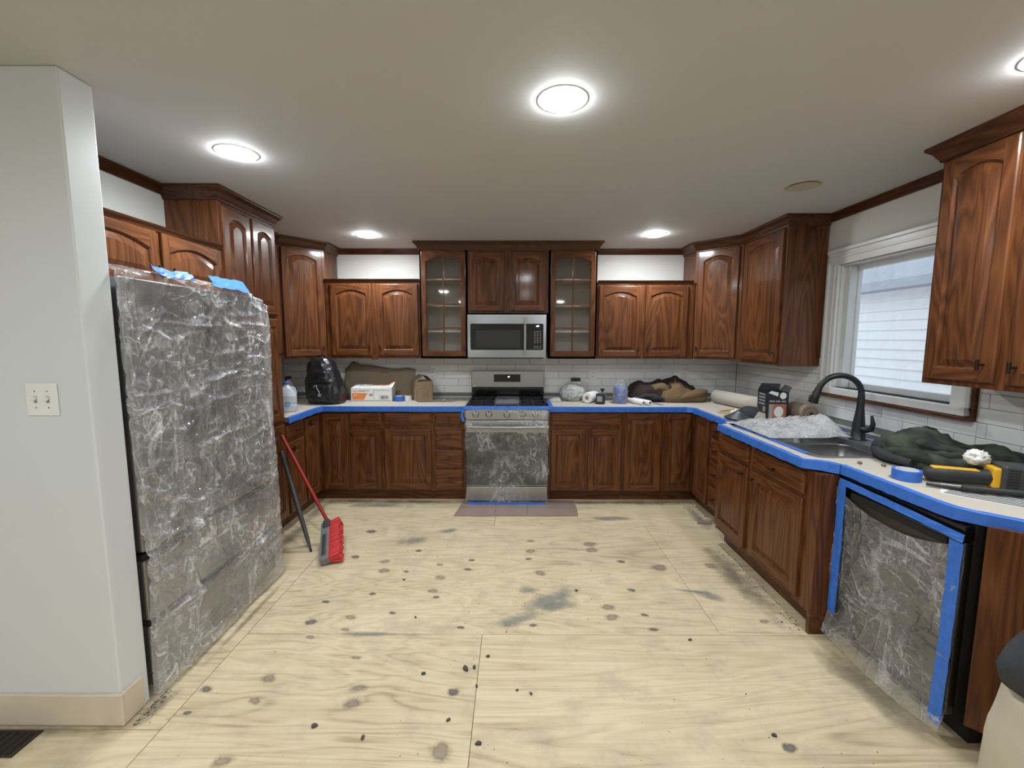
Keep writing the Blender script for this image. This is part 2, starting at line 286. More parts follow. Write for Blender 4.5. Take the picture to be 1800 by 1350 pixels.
for i,(x,y,sx,sy,rz) in enumerate([(1.50,-1.9,.10,.52,0),(1.66,-.98,.07,.34,0),(1.2,-.62,.50,.05,0),(.75,-.63,.35,.05,0),(-.85,-.62,.5,.05,0),(-1.45,-.60,.30,.06,0),(-1.70,-.85,.08,.30,0),(-1.66,-1.35,.08,.30,0),(-1.43,-2.9,.05,.13,-.2),(-1.40,-2.3,.025,.5,0),(-1.9,-3.01,.45,.03,0),(1.62,-2.75,.10,.34,.2)]):
    on_sheet('dirt_stain',dirt_me,x,y,sx,sy,rz,0.0021+0.00002*i)
# ceiling
struct(MB().box(-4.6,2.6,-8.1,0.12,H,H+0.12).build('ceiling','ceiling_paint'),'flat off-white ceiling')
wb=struct(MB().box(XL-.12,XR+.12,0,0.12,0,H).build('wall_back','wall_paint'),'off-white back wall with grey subway tile')
wl=struct(MB().box(XL-.12,XL,-2.85,0,0,H).box(XL,-2.08,-2.85,-1.82,2.02,H).build('wall_left','wall_paint'),'off-white wall behind the refrigerator')
ws=struct(MB().box(-4.5,-1.492,-2.98,-2.855,0,H).build('wall_partition','stub_paint',bevel=0.006),'short painted partition wall with rounded corner bead')
WY0,WY1,WZ0,WZ1=-2.24,-1.36,1.19,2.075       # window opening
wr=struct(MB().box(XR,XR+.14,WY1,0,0,H).box(XR,XR+.14,-8,WY0,0,H).box(XR,XR+.14,WY0,WY1,0,WZ0).box(XR,XR+.14,WY0,WY1,WZ1,H).build('wall_right','wall_paint'),'off-white window wall with grey subway tile')
struct(MB().box(-4.6,2.6,-8.12,-8.0,0,H).build('wall_front','wall_paint')); struct(MB().box(-4.62,-4.5,-8,-2.85,0,H).build('wall_far_left','wall_paint'))
# subway tiles: grout bed + single tiles
TW,TH,TG=0.304,0.076,0.0022; Z0T=0.968
def tile_set(wall,kind,regions,joint,L0,L1):
    full=None
    for r in range(6):
        z0=Z0T+r*TH; off=joint+(r%2)*TW/2
        k0=math.floor((L0-off)/TW)-1
        k=k0
        while off+k*TW<L1:
            a0,a1=off+k*TW,off+(k+1)*TW; k+=1
            for (ra,rb,zt) in regions:
                b0,b1=max(a0,ra),min(a1,rb); t1=min(z0+TH,zt)
                if b1-b0<0.012 or t1-z0<0.012: continue
                w_,h_=b1-b0-TG,t1-z0-TG
                me=None
                if abs(w_-(TW-TG))<1e-4 and abs(h_-(TH-TG))<1e-4: me=full
                if me is None:
                    m=MB(); e=0.0025; d=0.007
                    o_=[(-w_/2,-h_/2),(w_/2,-h_/2),(w_/2,h_/2),(-w_/2,h_/2)]
                    rings=[[(x,0,z) for x,z in o_],[(x,-d+e,z) for x,z in o_],[(x-math.copysign(e,x),-d,z-math.copysign(e,z)) for x,z in o_]]
                    v=[p for q in rings for p in q]; f=[(i*4+j,i*4+(j+1)%4,(i+1)*4+(j+1)%4,(i+1)*4+j) for i in range(2) for j in range(4)]+[(8,9,10,11)]
                    m.add(v,f); me=m.mesh('tile','tile')
                    if abs(w_-(TW-TG))<1e-4 and abs(h_-(TH-TG))<1e-4: full=me
                c=(b0+b1)/2; zc=(z0+t1)/2
                tilt=random.uniform(-.004,.004)
                if kind=='back': link('tile',me,wall,(c,-0.001,zc),(tilt,0,random.uniform(-.003,.003)))
                else: link('tile',me,wall,(XR-0.001,-c,zc),(0,0,-PI/2+random.uniform(-.003,.003)))
tile_set(wb,'back',[(XL,XR-.008,1.40)],0.538,XL,XR)
tile_set(wr,'right',[(0.009,1.225,1.40),(1.225,2.375,1.125),(2.375,3.75,1.40)],0.14,0,3.75)
MB().box(XL,XR,-0.0035,0.001,0.93,1.42).build('grout_bed','grout',wb)
MB().box(XR-.0035,XR+.001,-1.225,0,0.93,1.40).box(XR-.0035,XR+.001,-2.375,-1.225,0.93,1.125).box(XR-.0035,XR+.001,-3.75,-2.375,0.93,1.40).build('grout_bed','grout',wr)
# mouldings -------------------------------------------------------
def sweep(path,prof,side,z,mats,name,parent=None,closed=False,loc=(0,0,0)):
    """mitred sweep of (out,up) profile along a plan polyline; side=+1: out is to the left of travel"""
    P=[Vector((p[0],p[1])) for p in path]; n=len(P); offs=[]
    for i in range(n):
        d0=(P[i]-P[i-1]).normalized() if i>0 else None; d1=(P[i+1]-P[i]).normalized() if i<n-1 else None
        n0=Vector((-d0.y,d0.x))*side if d0 else None; n1=Vector((-d1.y,d1.x))*side if d1 else None
        if n0 is None: o=n1
        elif n1 is None: o=n0
        else:
            b=(n0+n1).normalized(); o=b/max(0.3,b.dot(n0))
        offs.append(o)
    m=MB(); k=len(prof)
    v=[(P[i].x+offs[i].x*a,P[i].y+offs[i].y*a,z+b) for i in range(n) for a,b in prof]
    f=[]
    for i in range(n-1):
        for j in range(k):
            q=(i*k+j,i*k+(j+1)%k,(i+1)*k+(j+1)%k,(i+1)*k+j); f.append(q if side<0 else q[::-1])
    f.append(tuple(range(k)) if side>0 else tuple(range(k))[::-1]); e=tuple(range((n-1)*k,n*k)); f.append(e[::-1] if side>0 else e)
    m.add(v,f); return m.build(name,mats,parent,loc)
CROWN=[(0,-.078),(.008,-.078),(.012,-.066),(.016,-.060),(.030,-.034),(.044,-.020),(.050,-.016),(.052,-.010),(.052,0),(0,0)]
WCROWN=[(0,-.055),(.010,-.055),(.014,-.045),(.034,-.014),(.040,-.010),(.040,0),(0,0)]
SCROWN=[(0,-.030),(.006,-.030),(.010,-.020),(.022,-.008),(.026,0),(0,0)]
hz=H-0.0005
struct(sweep([(-1.765,0),(-.845,0)],WCROWN,-1,hz,'crown_oak_shade','trim_1'),'shade-darkened oak cornice above the left pair of wall cabinets')
struct(sweep([(.865,0),(1.81,0)],WCROWN,-1,hz,'crown_oak_shade','trim_2'),'shade-darkened oak cornice above the right pair of wall cabinets')
struct(sweep([(XR,-1.235),(XR,-2.375)],WCROWN,-1,hz,'crown_oak_shade_y','trim_3'),'shade-darkened oak cornice above the window')
struct(sweep([(-2.08,-2.85),(-2.08,-1.83)],WCROWN,-1,hz,'crown_oak_shade_y','trim_4'),'shade-darkened oak cornice above the refrigerator cabinet')
# baseboard on the partition
struct(MB().box(-4.5,-1.478,-2.994,-2.98,0.012,0.142).build('baseboard_left','baseboard_paint',bevel=0.003),'scuffed cream baseboard under the light switch')
struct(MB().box(-1.492,-1.478,-2.98,-2.892,0.012,0.142).build('baseboard_end','baseboard_paint',bevel=0.003),'short cream baseboard return on the wall end')
# window ----------------------------------------------------------
wn=struct(thing('window_1','white framed window covered with clear plastic sheeting','window',(XR,(WY0+WY1)/2,WZ0)))
del wn['category']
def wpart(name,mat,boxes,bevel=0.003,parent=None):
    m=MB()
    for b in boxes: m.box(b[0]-XR,b[1]-XR,b[2]-(WY0+WY1)/2,b[3]-(WY0+WY1)/2,b[4]-WZ0,b[5]-WZ0)
    return m.build(name,mat,parent or wn,bevel=bevel)
cw=0.105
wpart('side_casing','trim_white',[(XR-.020,XR,WY1,WY1+cw,WZ0-.02,WZ1+.02),(XR-.028,XR,WY1+cw-.022,WY1+cw,WZ0-.02,WZ1+.02),(XR-.024,XR,WY1+.03,WY1+.045,WZ0-.02,WZ1)])
wpart('side_casing','trim_white',[(XR-.020,XR,WY0-cw,WY0,WZ0-.02,WZ1+.02),(XR-.028,XR,WY0-cw,WY0-cw+.022,WZ0-.02,WZ1+.02)])
wpart('head_casing','trim_white',[(XR-.022,XR,WY0-cw,WY1+cw,WZ1,WZ1+.115),(XR-.032,XR,WY0-cw-.004,WY1+cw+.004,WZ1+.09,WZ1+.115),(XR-.027,XR,WY0-cw,WY1+cw,WZ1+.045,WZ1+.06)])
wpart('sill','trim_white',[(XR-.05,XR+.13,WY0-cw,WY1+cw,WZ0-.045,WZ0)])
wpart('apron_strip','oak_y',[(XR-.062,XR,WY0-cw-.02,WY1+cw+.01,WZ0-.066,WZ0-.047),(XR-.022,XR,WY0-cw-.02,WY0-cw-.004,WZ0-.047,WZ0+.15)])
wpart('jamb','trim_white',[(XR,XR+.13,WY1-.012,WY1-.0005,WZ0,WZ1),(XR,XR+.13,WY0+.0005,WY0+.012,WZ0,WZ1),(XR,XR+.13,WY0,WY1,WZ1-.012,WZ1-.0005)])
def sash(x,y0,y1):
    s_=wpart('sash','trim_white',[(x,x+.03,y0,y0+.04,WZ0,WZ1-.012),(x,x+.03,y1-.045,y1,WZ0,WZ1-.012),(x,x+.03,y0,y1,WZ0,WZ0+.04),(x,x+.03,y0,y1,WZ1-.045,WZ1-.012)])
    g=wpart('pane','pane_glass',[(x+.013,x+.017,y0+.03,y1-.03,WZ0+.03,WZ1-.04)],0,s_)
sash(XR+.085,WY0+.012,WY1-.012)
wpart('sash_track','trim_white',[(XR+.03,XR+.085,WY1-.05,WY1-.012,WZ0,WZ1-.012),(XR+.03,XR+.085,WY0+.012,WY0+.03,WZ0,WZ1-.012)])
# ------------------------------------------------------------------ outside: neighbour's clapboard wall and roof
nb=thing('neighbour_house','white clapboard house with grey roof seen through the window','house',(4.6,0,0))
bd=MB(); bd.add([(0,-6,0),(0,6,0),(0.0,6,0.115),(0.0,-6,0.115),(-.022,-6,0),(-.022,6,0)],[(4,5,2,3)[::-1],(0,1,5,4)[::-1]]); bme=bd.mesh('clapboard','siding')
for i in range(22): link('clapboard',bme,nb,(0,0,-0.3+i*0.115))
MB().box(0.001,0.2,-6,6,-.4,2.3).build('house_wall','siding',nb)
m=MB(); m.add([(-.25,-6,2.22),(-.25,6,2.22),(3.0,6,4.9),(3.0,-6,4.9),(-.25,-6,2.12),(-.25,6,2.12),(0,6,2.12),(0,-6,2.12)],[(0,1,2,3)[::-1],(4,5,1,0)[::-1],(4,5,6,7)]); m.build('roof','shingle',nb)
tag(MB().box(2.6,8,-8,8,-.5,-.4).build('yard_ground','dusty_floor'),'bare ground between the two houses','ground')
# plastic sheet over the window
def sheet_mesh(nu,nv,pos,seed,n_crease,amp,billow,us,vs_,ang=None,folds=()):
    """pos(u,v,h): point for sheet coordinates in metres, h the wrinkle height"""
    r=np.random.default_rng(seed); U,V=np.meshgrid(np.linspace(us[0],us[1],nu),np.linspace(vs_[0],vs_[1],nv)); h=np.zeros_like(U)
    Lu,Lv=us[1]-us[0],vs_[1]-vs_[0]
    for k in range(5):
        a=r.uniform(0,2*PI); fq=r.uniform(1.0,3.0)/max(Lu,Lv)*2*PI; h+=billow*0.4*np.sin((U*math.cos(a)+V*math.sin(a))*fq+r.uniform(0,6))
    for k in range(n_crease):
        cu,cv=r.uniform(us[0],us[1]),r.uniform(vs_[0],vs_[1])
        a=r.choice([r.normal(0,.25),r.normal(PI/2,.3),r.uniform(0,PI)]) if ang is None else r.normal(ang[0],ang[1])
        du,dv=U-cu,V-cv; al=du*math.cos(a)+dv*math.sin(a); pe=-du*math.sin(a)+dv*math.cos(a)
        pe=pe+0.02*np.sin(al*r.uniform(8,25)+r.uniform(0,6))
        ln_=r.uniform(.06,.30)*max(Lu,Lv)/1.2; w_=r.uniform(.004,.014)
        h+=amp*r.uniform(-.6,1)*np.exp(-np.abs(pe)/w_)*np.exp(-(al/ln_)**2)
    for ax_,p_,am,wd,tl in folds:
        d_=(V-p_-tl*(U-us[0])+.006*np.sin(U*17+p_*9)) if ax_=='h' else (U-p_-tl*(V-vs_[0])+.006*np.sin(V*15+p_*7))
        h+=am*np.exp(-np.abs(d_)/wd)*(.55+.45*np.sin((U if ax_=='h' else V)*(5+p_*2)+p_*11))
    m=MB(); m.add([pos(float(U[j,i]),float(V[j,i]),float(h[j,i])) for j in range(nv) for i in range(nu)],[(j*nu+i,j*nu+i+1,(j+1)*nu+i+1,(j+1)*nu+i) for j in range(nv-1) for i in range(nu-1)],0,True)
    return m
wf=sheet_mesh(90,90,lambda u,v,h:(XR+.028+h,u,v),5,25,.003,.005,(WY0+.012,WY1-.013),(WZ0+.001,WZ1-.013)).build('plastic_window_sheet','film_window')
tag(wf,'clear wrinkled plastic sheet stretched over the window opening','plastic sheet')
# ------------------------------------------------------------------ ceiling lights
def ceiling_light(x,y,label,on=True,r=0.085,watts=LAMP_W,group=None):
    t=thing('ceiling_light',label,'ceiling light',(x,y,H),0,group)
    MB().lathe([(r*.985,-.0005),(r*1.0,-.0022),(r*1.08,-.0022),(r*1.18,-.0012),(r*1.19,-.0004)],40).build('trim_ring','white_plastic' if on else 'lens_off',t)
    if on:
        MB().lathe([(0.0005,-.022),(r*.5,-.020),(r*.85,-.013),(r*.99,-.004)],40).build('lens','lamp_lens',t)
        ld=bpy.data.lights.new('can_light','AREA'); ld.shape='DISK'; ld.size=2*r*.8; ld.energy=watts; ld.color=LAMP_COL; ld.spread=PI*0.94
        lo=bpy.data.objects.new('can_light',ld); COL.objects.link(lo); lo.parent=t; lo.location=(0,0,-.026)
    else:
        MB().lathe([(0.0005,-.004),(r*.5,-.0045),(r*.99,-.006)],40).build('lens','lens_off',t)
    return t
ceiling_light(-1.322,-2.294,'lit recessed ceiling light near the refrigerator')
ceiling_light(0.249,-2.766,'largest lit recessed ceiling light in the middle of the ceiling')
ceiling_light(-1.249,-0.612,'small lit recessed light above the left pair of wall cabinets')
ceiling_light(1.304,-0.640,'small lit recessed light above the right pair of wall cabinets')
ceiling_light(1.83,-3.04,'lit recessed ceiling light at the right edge of the picture')
ceiling_light(1.805,-1.835,'unlit beige round ceiling fixture near the window',on=False)
for x,y in ((-1.3,-4.6),(0.3,-5.0),(-3.2,-5.2),(-1.2,-6.8),(1.2,-6.8)):
    ceiling_light(x,y,'recessed ceiling light in the room behind the camera',group='ceiling lights behind the camera')
# ================================================================== cabinets
DT=0.020
def opening(a,zb,zt,rise,d,K):
    a2=a-d; pts=[(-a2,zb+d),(a2,zb+d)]
    for i in range(K+1):
        x=a2-2*a2*i/K; pts.append((x,zt-d+(rise*(1-(x/a2)**2) if rise else 0)))
    return pts
def frame_front(m,w,h,a,zb,zt,rise,K,ins,y):
    W2,H2=w/2-ins,h/2-ins
    L=opening(a,zb,zt,rise,0,K)
    m.add([(-W2,y,-H2),(-a,y,-H2),(-a,y,H2),(-W2,y,H2)],[(0,1,2,3)],0); m.add([(a,y,-H2),(W2,y,-H2),(W2,y,H2),(a,y,H2)],[(0,1,2,3)],0)
    m.add([(-a,y,-H2),(a,y,-H2),(a,y,zb),(-a,y,zb)],[(0,1,2,3)],1)
    arc=L[2:]
    for i in range(len(arc)-1):
        (x0,z0),(x1,z1)=arc[i],arc[i+1]; m.add([(x0,y,z0),(x0,y,H2),(x1,y,H2),(x1,y,z1)],[(0,1,2,3)],1)
    return L
def rect(w,h,i): return [(-w/2+i,-h/2+i),(w/2-i,-h/2+i),(w/2-i,h/2-i),(-w/2+i,h/2-i)]
def loops(m,L,mat=0,close=False):
    """L: list of (pts2d,y)"""
    k=len(L[0][0]); v=[(x,y,z) for pts,y in L for x,z in pts]
    m.add(v,[(i*k+j,i*k+(j+1)%k,(i+1)*k+(j+1)%k,(i+1)*k+j) for i in range(len(L)-1) for j in range(k)],mat)
    if close: m.add([(x,L[-1][1],z) for x,z in L[-1][0]],[tuple(range(k))],mat)
def door_mesh(w,h,arch=0.0,stile=0.052,glass_=False):
    m=MB(); t=DT; a=w/2-stile; zb=-h/2+stile+.004; zt=h/2-stile-.004-arch; K=14 if arch else 1
    loops(m,[(rect(w,h,0),0),(rect(w,h,0),-t+.005),(rect(w,h,.004),-t+.001),(rect(w,h,.006),-t)],0)
    m.add([(x,0,z) for x,z in rect(w,h,0)][::-1],[(0,1,2,3)],0) if not glass_ else None
    frame_front(m,w,h,a,zb,zt,arch,K,.006,-t)
    O=lambda d:opening(a,zb,zt,arch,d,K)
    if glass_: loops(m,[(O(0),-t),(O(.004),-t+.006),(O(.006),0)],0)
    else: loops(m,[(O(0),-t),(O(.004),-t+.004),(O(.007),-t+.011),(O(.011),-t+.012),(O(.040),-t+.003),(O(.043),-t+.0015)],0,True)
    return m
def drawer_mesh(w,h):
    m=MB(); t=DT
    loops(m,[(rect(w,h,0),0),(rect(w,h,0),-t+.009),(rect(w,h,.007),-t+.005),(rect(w,h,.012),-t+.004),(rect(w,h,.015),-t)],0,True); return m
_kn={}
def knob(parent,x,z,ang=0.0):
    if 'k' not in _kn:
        m=MB(); m.cyl((0,0,0),(0,-.024,0),.0055,10); m.lathe([(0.001,0),(.010,0),(.010,.003),(.006,.005)],12)
        m2=MB(); m2.cyl((0,0,0),(0,-.026,0),.0055,10); m2.box(-.024,.024,-.034,-.024,-.0055,.0055)
        _kn['k']=m2.mesh('handle','bronze')
    o=link('handle',_kn['k'],parent,(x,-DT,z),(0,ang,0),.002,2); return o
def front(parent,kind,x0,x1,z0,z1,kx=None,kz=None,ka=0.0,stile=0.052):
    w_,h_=x1-x0,z1-z0; c=((x0+x1)/2,-.001,(z0+z1)/2)
    if kind=='drawer': o=drawer_mesh(w_,h_).build('drawer','oak_h',parent,c)
    elif kind=='arch': o=door_mesh(w_,h_,min(.044,w_*.108),stile).build('door',['oak_v','oak_h'],parent,c)
    else: o=door_mesh(w_,h_,0,stile).build('door',['oak_v','oak_h'],parent,c)
    if kx is not None: knob(o,kx-c[0],kz-c[2],ka)
    return o
def cabinet(name,label,x,y,rz,w,d,z0,z1,toe=False,group=None,body=True):
    """origin: middle of the front plane at its base; front faces local -Y"""
    t=thing(name,label,'cabinet',(x,y,0 if toe else z0),rz,group); b=0 if toe else z0; t['zb']=b
    if body:
        MB().box(-w/2,w/2,0,d,(.11 if toe else 0),z1-b).build('body','oak_v',t,bevel=.002,seg=1)
        if toe: MB().box(-w/2,w/2,.07,.085,.0,.11).build('toe_kick','oak_h',t)
    return t
V,Hh=PI/2,0.0
LX,RX,SX,BY=-1.755,1.74,1.61,-.61       # lower fronts: left run, right run, sink base, back run
LZ0,LZ1=.11,.88
# ---- back run, left of the range
def lower_back(label,x0,x1,fronts):
    c=(x0+x1)/2; t=cabinet('base_cabinet',label,c,BY,0,x1-x0-.001,-BY-.012,LZ0,LZ1,True)
    for f in fronts: front(t,f[0],f[1]-c,f[2]-c,f[3],f[4],*( (f[5]-c,f[6],f[7]) if len(f)>5 else ()))
    return t
lower_back('narrow oak base cabinet with one drawer and one door right of the left corner',-1.475,-1.155,[('drawer',-1.462,-1.176,.738,.858,-1.32,.795,0),('panel',-1.462,-1.176,.128,.702,-1.44,.655,V)])
lower_back('wide oak base cabinet with a drawer over a single door left of the drawer stack',-1.155,-.690,[('drawer',-1.145,-.708,.738,.858,-.925,.797,0),('panel',-1.145,-.708,.125,.705,-.925,.672,0)])
lower_back('oak base cabinet with four stacked drawers beside the range',-.690,-.392,[('drawer',-.672,-.412,.740,.858,-.54,.80,0),('drawer',-.672,-.412,.520,.715,-.54,.645,.06),('drawer',-.672,-.412,.330,.503,-.54,.44,.1),('drawer',-.672,-.412,.126,.310,-.54,.235,.5)])
lower_back('oak base cabinet with one wide drawer over two doors right of the range',.392,1.080,[('drawer',.410,1.066,.735,.858,.735,.80,-.2),('panel',.410,.731,.115,.708,.700,.655,V),('panel',.757,1.066,.115,.708,.79,.655,V)])
lower_back('oak pull-out base cabinet with one tall door and top handle',1.080,1.452,[('panel',1.095,1.438,.115,.858,1.28,.830,-.2)])
# ---- corner bases (L shaped)
def corner_base(label,poly,toe,org,parts):
    t=thing('corner_base_cabinet',label,'cabinet',(org[0],org[1],0)); sh=lambda P:[(p[0]-org[0],p[1]-org[1]) for p in P]
    MB().prism([sh(poly)],LZ0,LZ1).build('body','oak_v',t,bevel=.002,seg=1)
    m=MB()
    for q in toe: m.prism([sh(q)],0,.11)
    m.build('toe_kick','oak_h',t)
    for (x,y,rz,w_,z0,z1,kx,kz) in parts:
        o=door_mesh(w_,z1-z0).build('door',['oak_v','oak_h'],t,(x-org[0],y-org[1],(z0+z1)/2),(0,0,rz))
        if kx is not None: knob(o,kx,kz-(z0+z1)/2,V)
corner_base('left oak corner base cabinet with two doors meeting at the inside corner',[(XL+.002,-.012),(-1.476,-.012),(-1.476,BY),(LX,BY),(LX,-.925),(XL+.002,-.925)],
    [[(LX-.085,-.925),(LX-.07,-.925),(LX-.07,BY+.07),(-1.476,BY+.07),(-1.476,BY+.085),(LX-.085,BY+.085)]],(-1.9,-.3),
    [(-1.605,BY-.001,0,.235,.13,.845,None,0),(LX+.001,-.775,PI/2,.255,.13,.845,-.085,.80)])
corner_base('right oak corner base cabinet with two doors meeting at the inside corner',[(XR-.012,-.012),(1.453,-.012),(1.453,BY),(RX,BY),(RX,-.965),(XR-.012,-.965)],
    [[(RX+.085,-.965),(RX+.07,-.965),(RX+.07,BY+.07),(1.453,BY+.07),(1.453,BY+.085),(RX+.085,BY+.085)]],(1.9,-.3),
    [(1.595,BY-.001,0,.237,.115,.858,-.09,.80),(RX-.001,-.82,-PI/2,.25,.115,.858,None,0)])
# ---- left run
t=cabinet('base_cabinet','slim oak base cabinet with drawer and door beside the tall pantry',LX,-1.07,PI/2,.285,.61,LZ0,LZ1,True)
front(t,'drawer',-.128,.128,.735,.845,0,.79,0); front(t,'panel',-.128,.128,.125,.705,-.09,.655,V)
# pantry
PY0,PY1=-1.825,-1.215
t=cabinet('pantry_cabinet','tall oak pantry cabinet to the ceiling beside the refrigerator',LX,(PY0+PY1)/2,PI/2,PY1-PY0-.002,.612,LZ0,H-.03,True)
for s in (-1,1):
    x0,x1=(-.287,-.012) if s<0 else (.012,.287)
    front(t,'arch',x0,x1,1.715,2.355,s*.035,1.78,V); front(t,'panel',x0,x1,.90,1.685,s*.035 if s<0 else .262,1.42,V); front(t,'panel',x0,x1,.125,.87)
sweep([(-.306,.33),(-.306,0),(.306,0),(.306,.25)],CROWN,-1,hz,'crown_oak_shade','crown_moulding',t)
# over-fridge cabinet
t=cabinet('wall_cabinet','oak cabinet with two arched doors above the refrigerator',LX,-2.34,PI/2,1.02,.612,1.792,2.085)
front(t,'arch',-.485,.018,.012,.282,-.012,.085,V,.042); front(t,'arch',.052,.495,.012,.282,.080,.085,V,.042)
sweep([(-.51,0),(.509,0)],SCROWN,-1,.315,'crown_oak_shade','crown_moulding',t); MB().box(-.51,.51,0,.30,.285,.293).build('top_panel','oak_h',t)
# ---- right run
t=cabinet('base_cabinet','oak base cabinet with stacked drawers left of the sink base',RX,-1.175,-PI/2,.41,.66,LZ0,LZ1,True)
for z0,z1,kz in ((.74,.85,.795),(.545,.715,.63),(.335,.52,.43),(.126,.31,.22)): front(t,'drawer',-.19,.17,z0,z1,-.06,kz,0)
SY0,SY1=-2.43,-1.385
t=cabinet('sink_base_cabinet','oak sink base cabinet standing forward of the right run',SX,(SY0+SY1)/2,-PI/2,SY1-SY0,.62,LZ0,LZ1,True,body=False)
MB().box(-.522,.522,0,.10,.11,.86).box(-.522,.522,.1,.62,.11,.60).build('body','oak_v',t,bevel=.002,seg=1)
MB().box(-.522,.522,.07,.085,0,.11).box(.498,.522,0,.07,0,.11).build('toe_kick','oak_h',t)
sc=(SY0+SY1)/2; ly=lambda y:-(y-sc)
front(t,'drawer',ly(-1.395),ly(-1.800),.725,.845); front(t,'drawer',ly(-1.858),ly(-2.335),.725,.845,ly(-2.09),.785,.15)
front(t,'panel',ly(-1.395),ly(-1.800),.150,.700,ly(-1.765),.655,.1); front(t,'panel',ly(-1.858),ly(-2.335),.150,.700,ly(-1.885),.655,.1)
# angled end cabinet
ang=-PI/4; AL=0.62; ax,ay=RX-.0,-3.068
ex,ey=ax+AL*math.cos(ang),ay+AL*math.sin(ang)
t=thing('angled_base_cabinet','oak base cabinet with angled front at the end of the right run','cabinet',((ax+ex)/2,(ay+ey)/2,0),ang)
c2=Vector(((ax+ex)/2,(ay+ey)/2)); Ri=Matrix.Rotation(-ang,2)
loc2=lambda p:tuple(Ri@(Vector(p)-c2))
MB().prism([[loc2(p) for p in [(ax,ay),(XR-.012,ay),(XR-.012,ey),(ex,ey)]]],LZ0,LZ1).build('body','oak_v',t,bevel=.002,seg=1)
MB().prism([[loc2(p) for p in [(ax+.1,ay),(XR-.1,ay),(XR-.1,ey),(ex+.1,ey)]]],0,.11).build('toe_kick','oak_h',t)
front(t,'panel',-.195,.28,.15,.845,-.165,.79,V)
# ================================================================== wall cabinets
UY=-.325
def upper(label,x0,x1,z1,doors,y=UY,z0=ZU,crown=True,name='wall_cabinet'):
    c=(x0+x1)/2; t=cabinet(name,label,c,y,0,x1-x0-.001,-y-.012,z0,z1)
    for (a,b,p,q,kx,kz) in doors: front(t,'arch',a-c,b-c,p-z0,q-z0,kx-c,kz-z0,V)
    return t
t=upper('pair of arched oak wall cabinets left of the glass doors',-1.768,-.846,2.085,[(-1.716,-1.318,1.376,2.066,-1.345,1.455),(-1.266,-.866,1.376,2.066,-1.24,1.455)])
w_=.922; sweep([(-w_/2,0),(w_/2-.004,0)],SCROWN,-1,2.112-ZU,'crown_oak_shade','crown_moulding',t); MB().box(-w_/2,w_/2-.004,0,.31,2.085-ZU,2.1-ZU).build('top_panel','oak_h',t)
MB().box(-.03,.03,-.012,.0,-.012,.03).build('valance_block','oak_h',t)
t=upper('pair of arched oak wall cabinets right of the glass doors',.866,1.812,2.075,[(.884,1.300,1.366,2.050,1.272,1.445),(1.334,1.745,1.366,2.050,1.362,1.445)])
w_=.946; sweep([(-w_/2+.004,0),(w_/2-.02,0)],SCROWN,-1,2.100-ZU,'crown_oak_shade','crown_moulding',t); MB().box(-w_/2+.004,w_/2-.02,0,.31,2.075-ZU,2.088-ZU).build('top_panel','oak_h',t)
# over the microwave
CY=-.345
t=upper('pair of arched oak doors above the microwave',-.384,.396,H-.03,[(-.360,-.033,1.806,2.366,-.062,1.845),(.022,.360,1.806,2.366,.052,1.845)],CY,1.787)
# glazed cabinets
def glazed(label,x0,x1,kx):
    c=(x0+x1)/2; W=x1-x0-.001; t=thing('glazed_cabinet',label,'cabinet',(c,CY,ZU)); hh=H-.03-ZU; d=-CY-.012; s=.018
    b=MB().box(-W/2,-W/2+s,0,d,0,hh).box(W/2-s,W/2,0,d,0,hh).box(-W/2+s,W/2-s,0,d,0,s).box(-W/2+s,W/2-s,0,d,hh-s,hh)
    b.box(-W/2,-W/2+.03,0,.019,0,hh).box(W/2-.03,W/2,0,.019,0,hh).box(-W/2,W/2,0,.019,0,.03).box(-W/2,W/2,0,.019,hh-.07,hh)
    b.build('body','oak_v',t)
    MB().box(-W/2+s,W/2-s,d-.008,d-.001,s,hh-s).box(-W/2+s,-W/2+s+.002,.02,d,s,hh-s).box(W/2-s-.002,W/2-s,.02,d,s,hh-s).box(-W/2+s,W/2-s,.02,d-.008,s,s+.002).build('lining','cab_inside',t)
    for z in (.255,.505,.755): MB().box(-W/2+s+.002,W/2-s-.002,.035,d-.009,z,z+.016).build('shelf','cab_inside',t,bevel=.002,seg=1)
    dw,dz0,dz1=W-.032,.022,1.020; dh=dz1-dz0
    st=.045; o=door_mesh(dw,dh,.045,st,True).build('door',['oak_v','oak_h'],t,(0,-.001,(dz0+dz1)/2))
    a=dw/2-st; zb=-dh/2+st+.004; zt=dh/2-st-.004
    rows=[zb+(zt-zb)*k/4 for k in range(5)]
    MB().box(-.006,.006,-DT+.003,-.004,zb,zt).build('muntin','oak_v',o,bevel=.002,seg=1)
    for k in (1,2,3): MB().box(-a,a,-DT+.004,-.005,rows[k]-.006,rows[k]+.006).build('muntin','oak_h',o,bevel=.002,seg=1)
    for k in range(4):
        for sx in (-1,1):
            z1=rows[k+1]+(.0 if k==3 else 0)
            MB().box(min(0,sx*(a+.004)),max(0,sx*(a+.004)),-.009,-.006,rows[k]-(.006 if k==0 else 0),z1).build('pane','pane_glass',o)
    knob(o,kx*(dw/2-.022),-dh/2+.075,V)
    return t
glazed('left glass-door oak wall cabinet with eight panes',-.845,-.385,1); glazed('right glass-door oak wall cabinet with eight panes',.397,.862,-1)
cr=sweep([(-.845,-.01),(-.845,CY),(.862,CY),(.862,-.01)],CROWN,-1,hz,'crown_oak_shade','crown_moulding'); struct(cr,'shade-darkened oak crown moulding across the centre cabinets'); cr.name='trim_5'
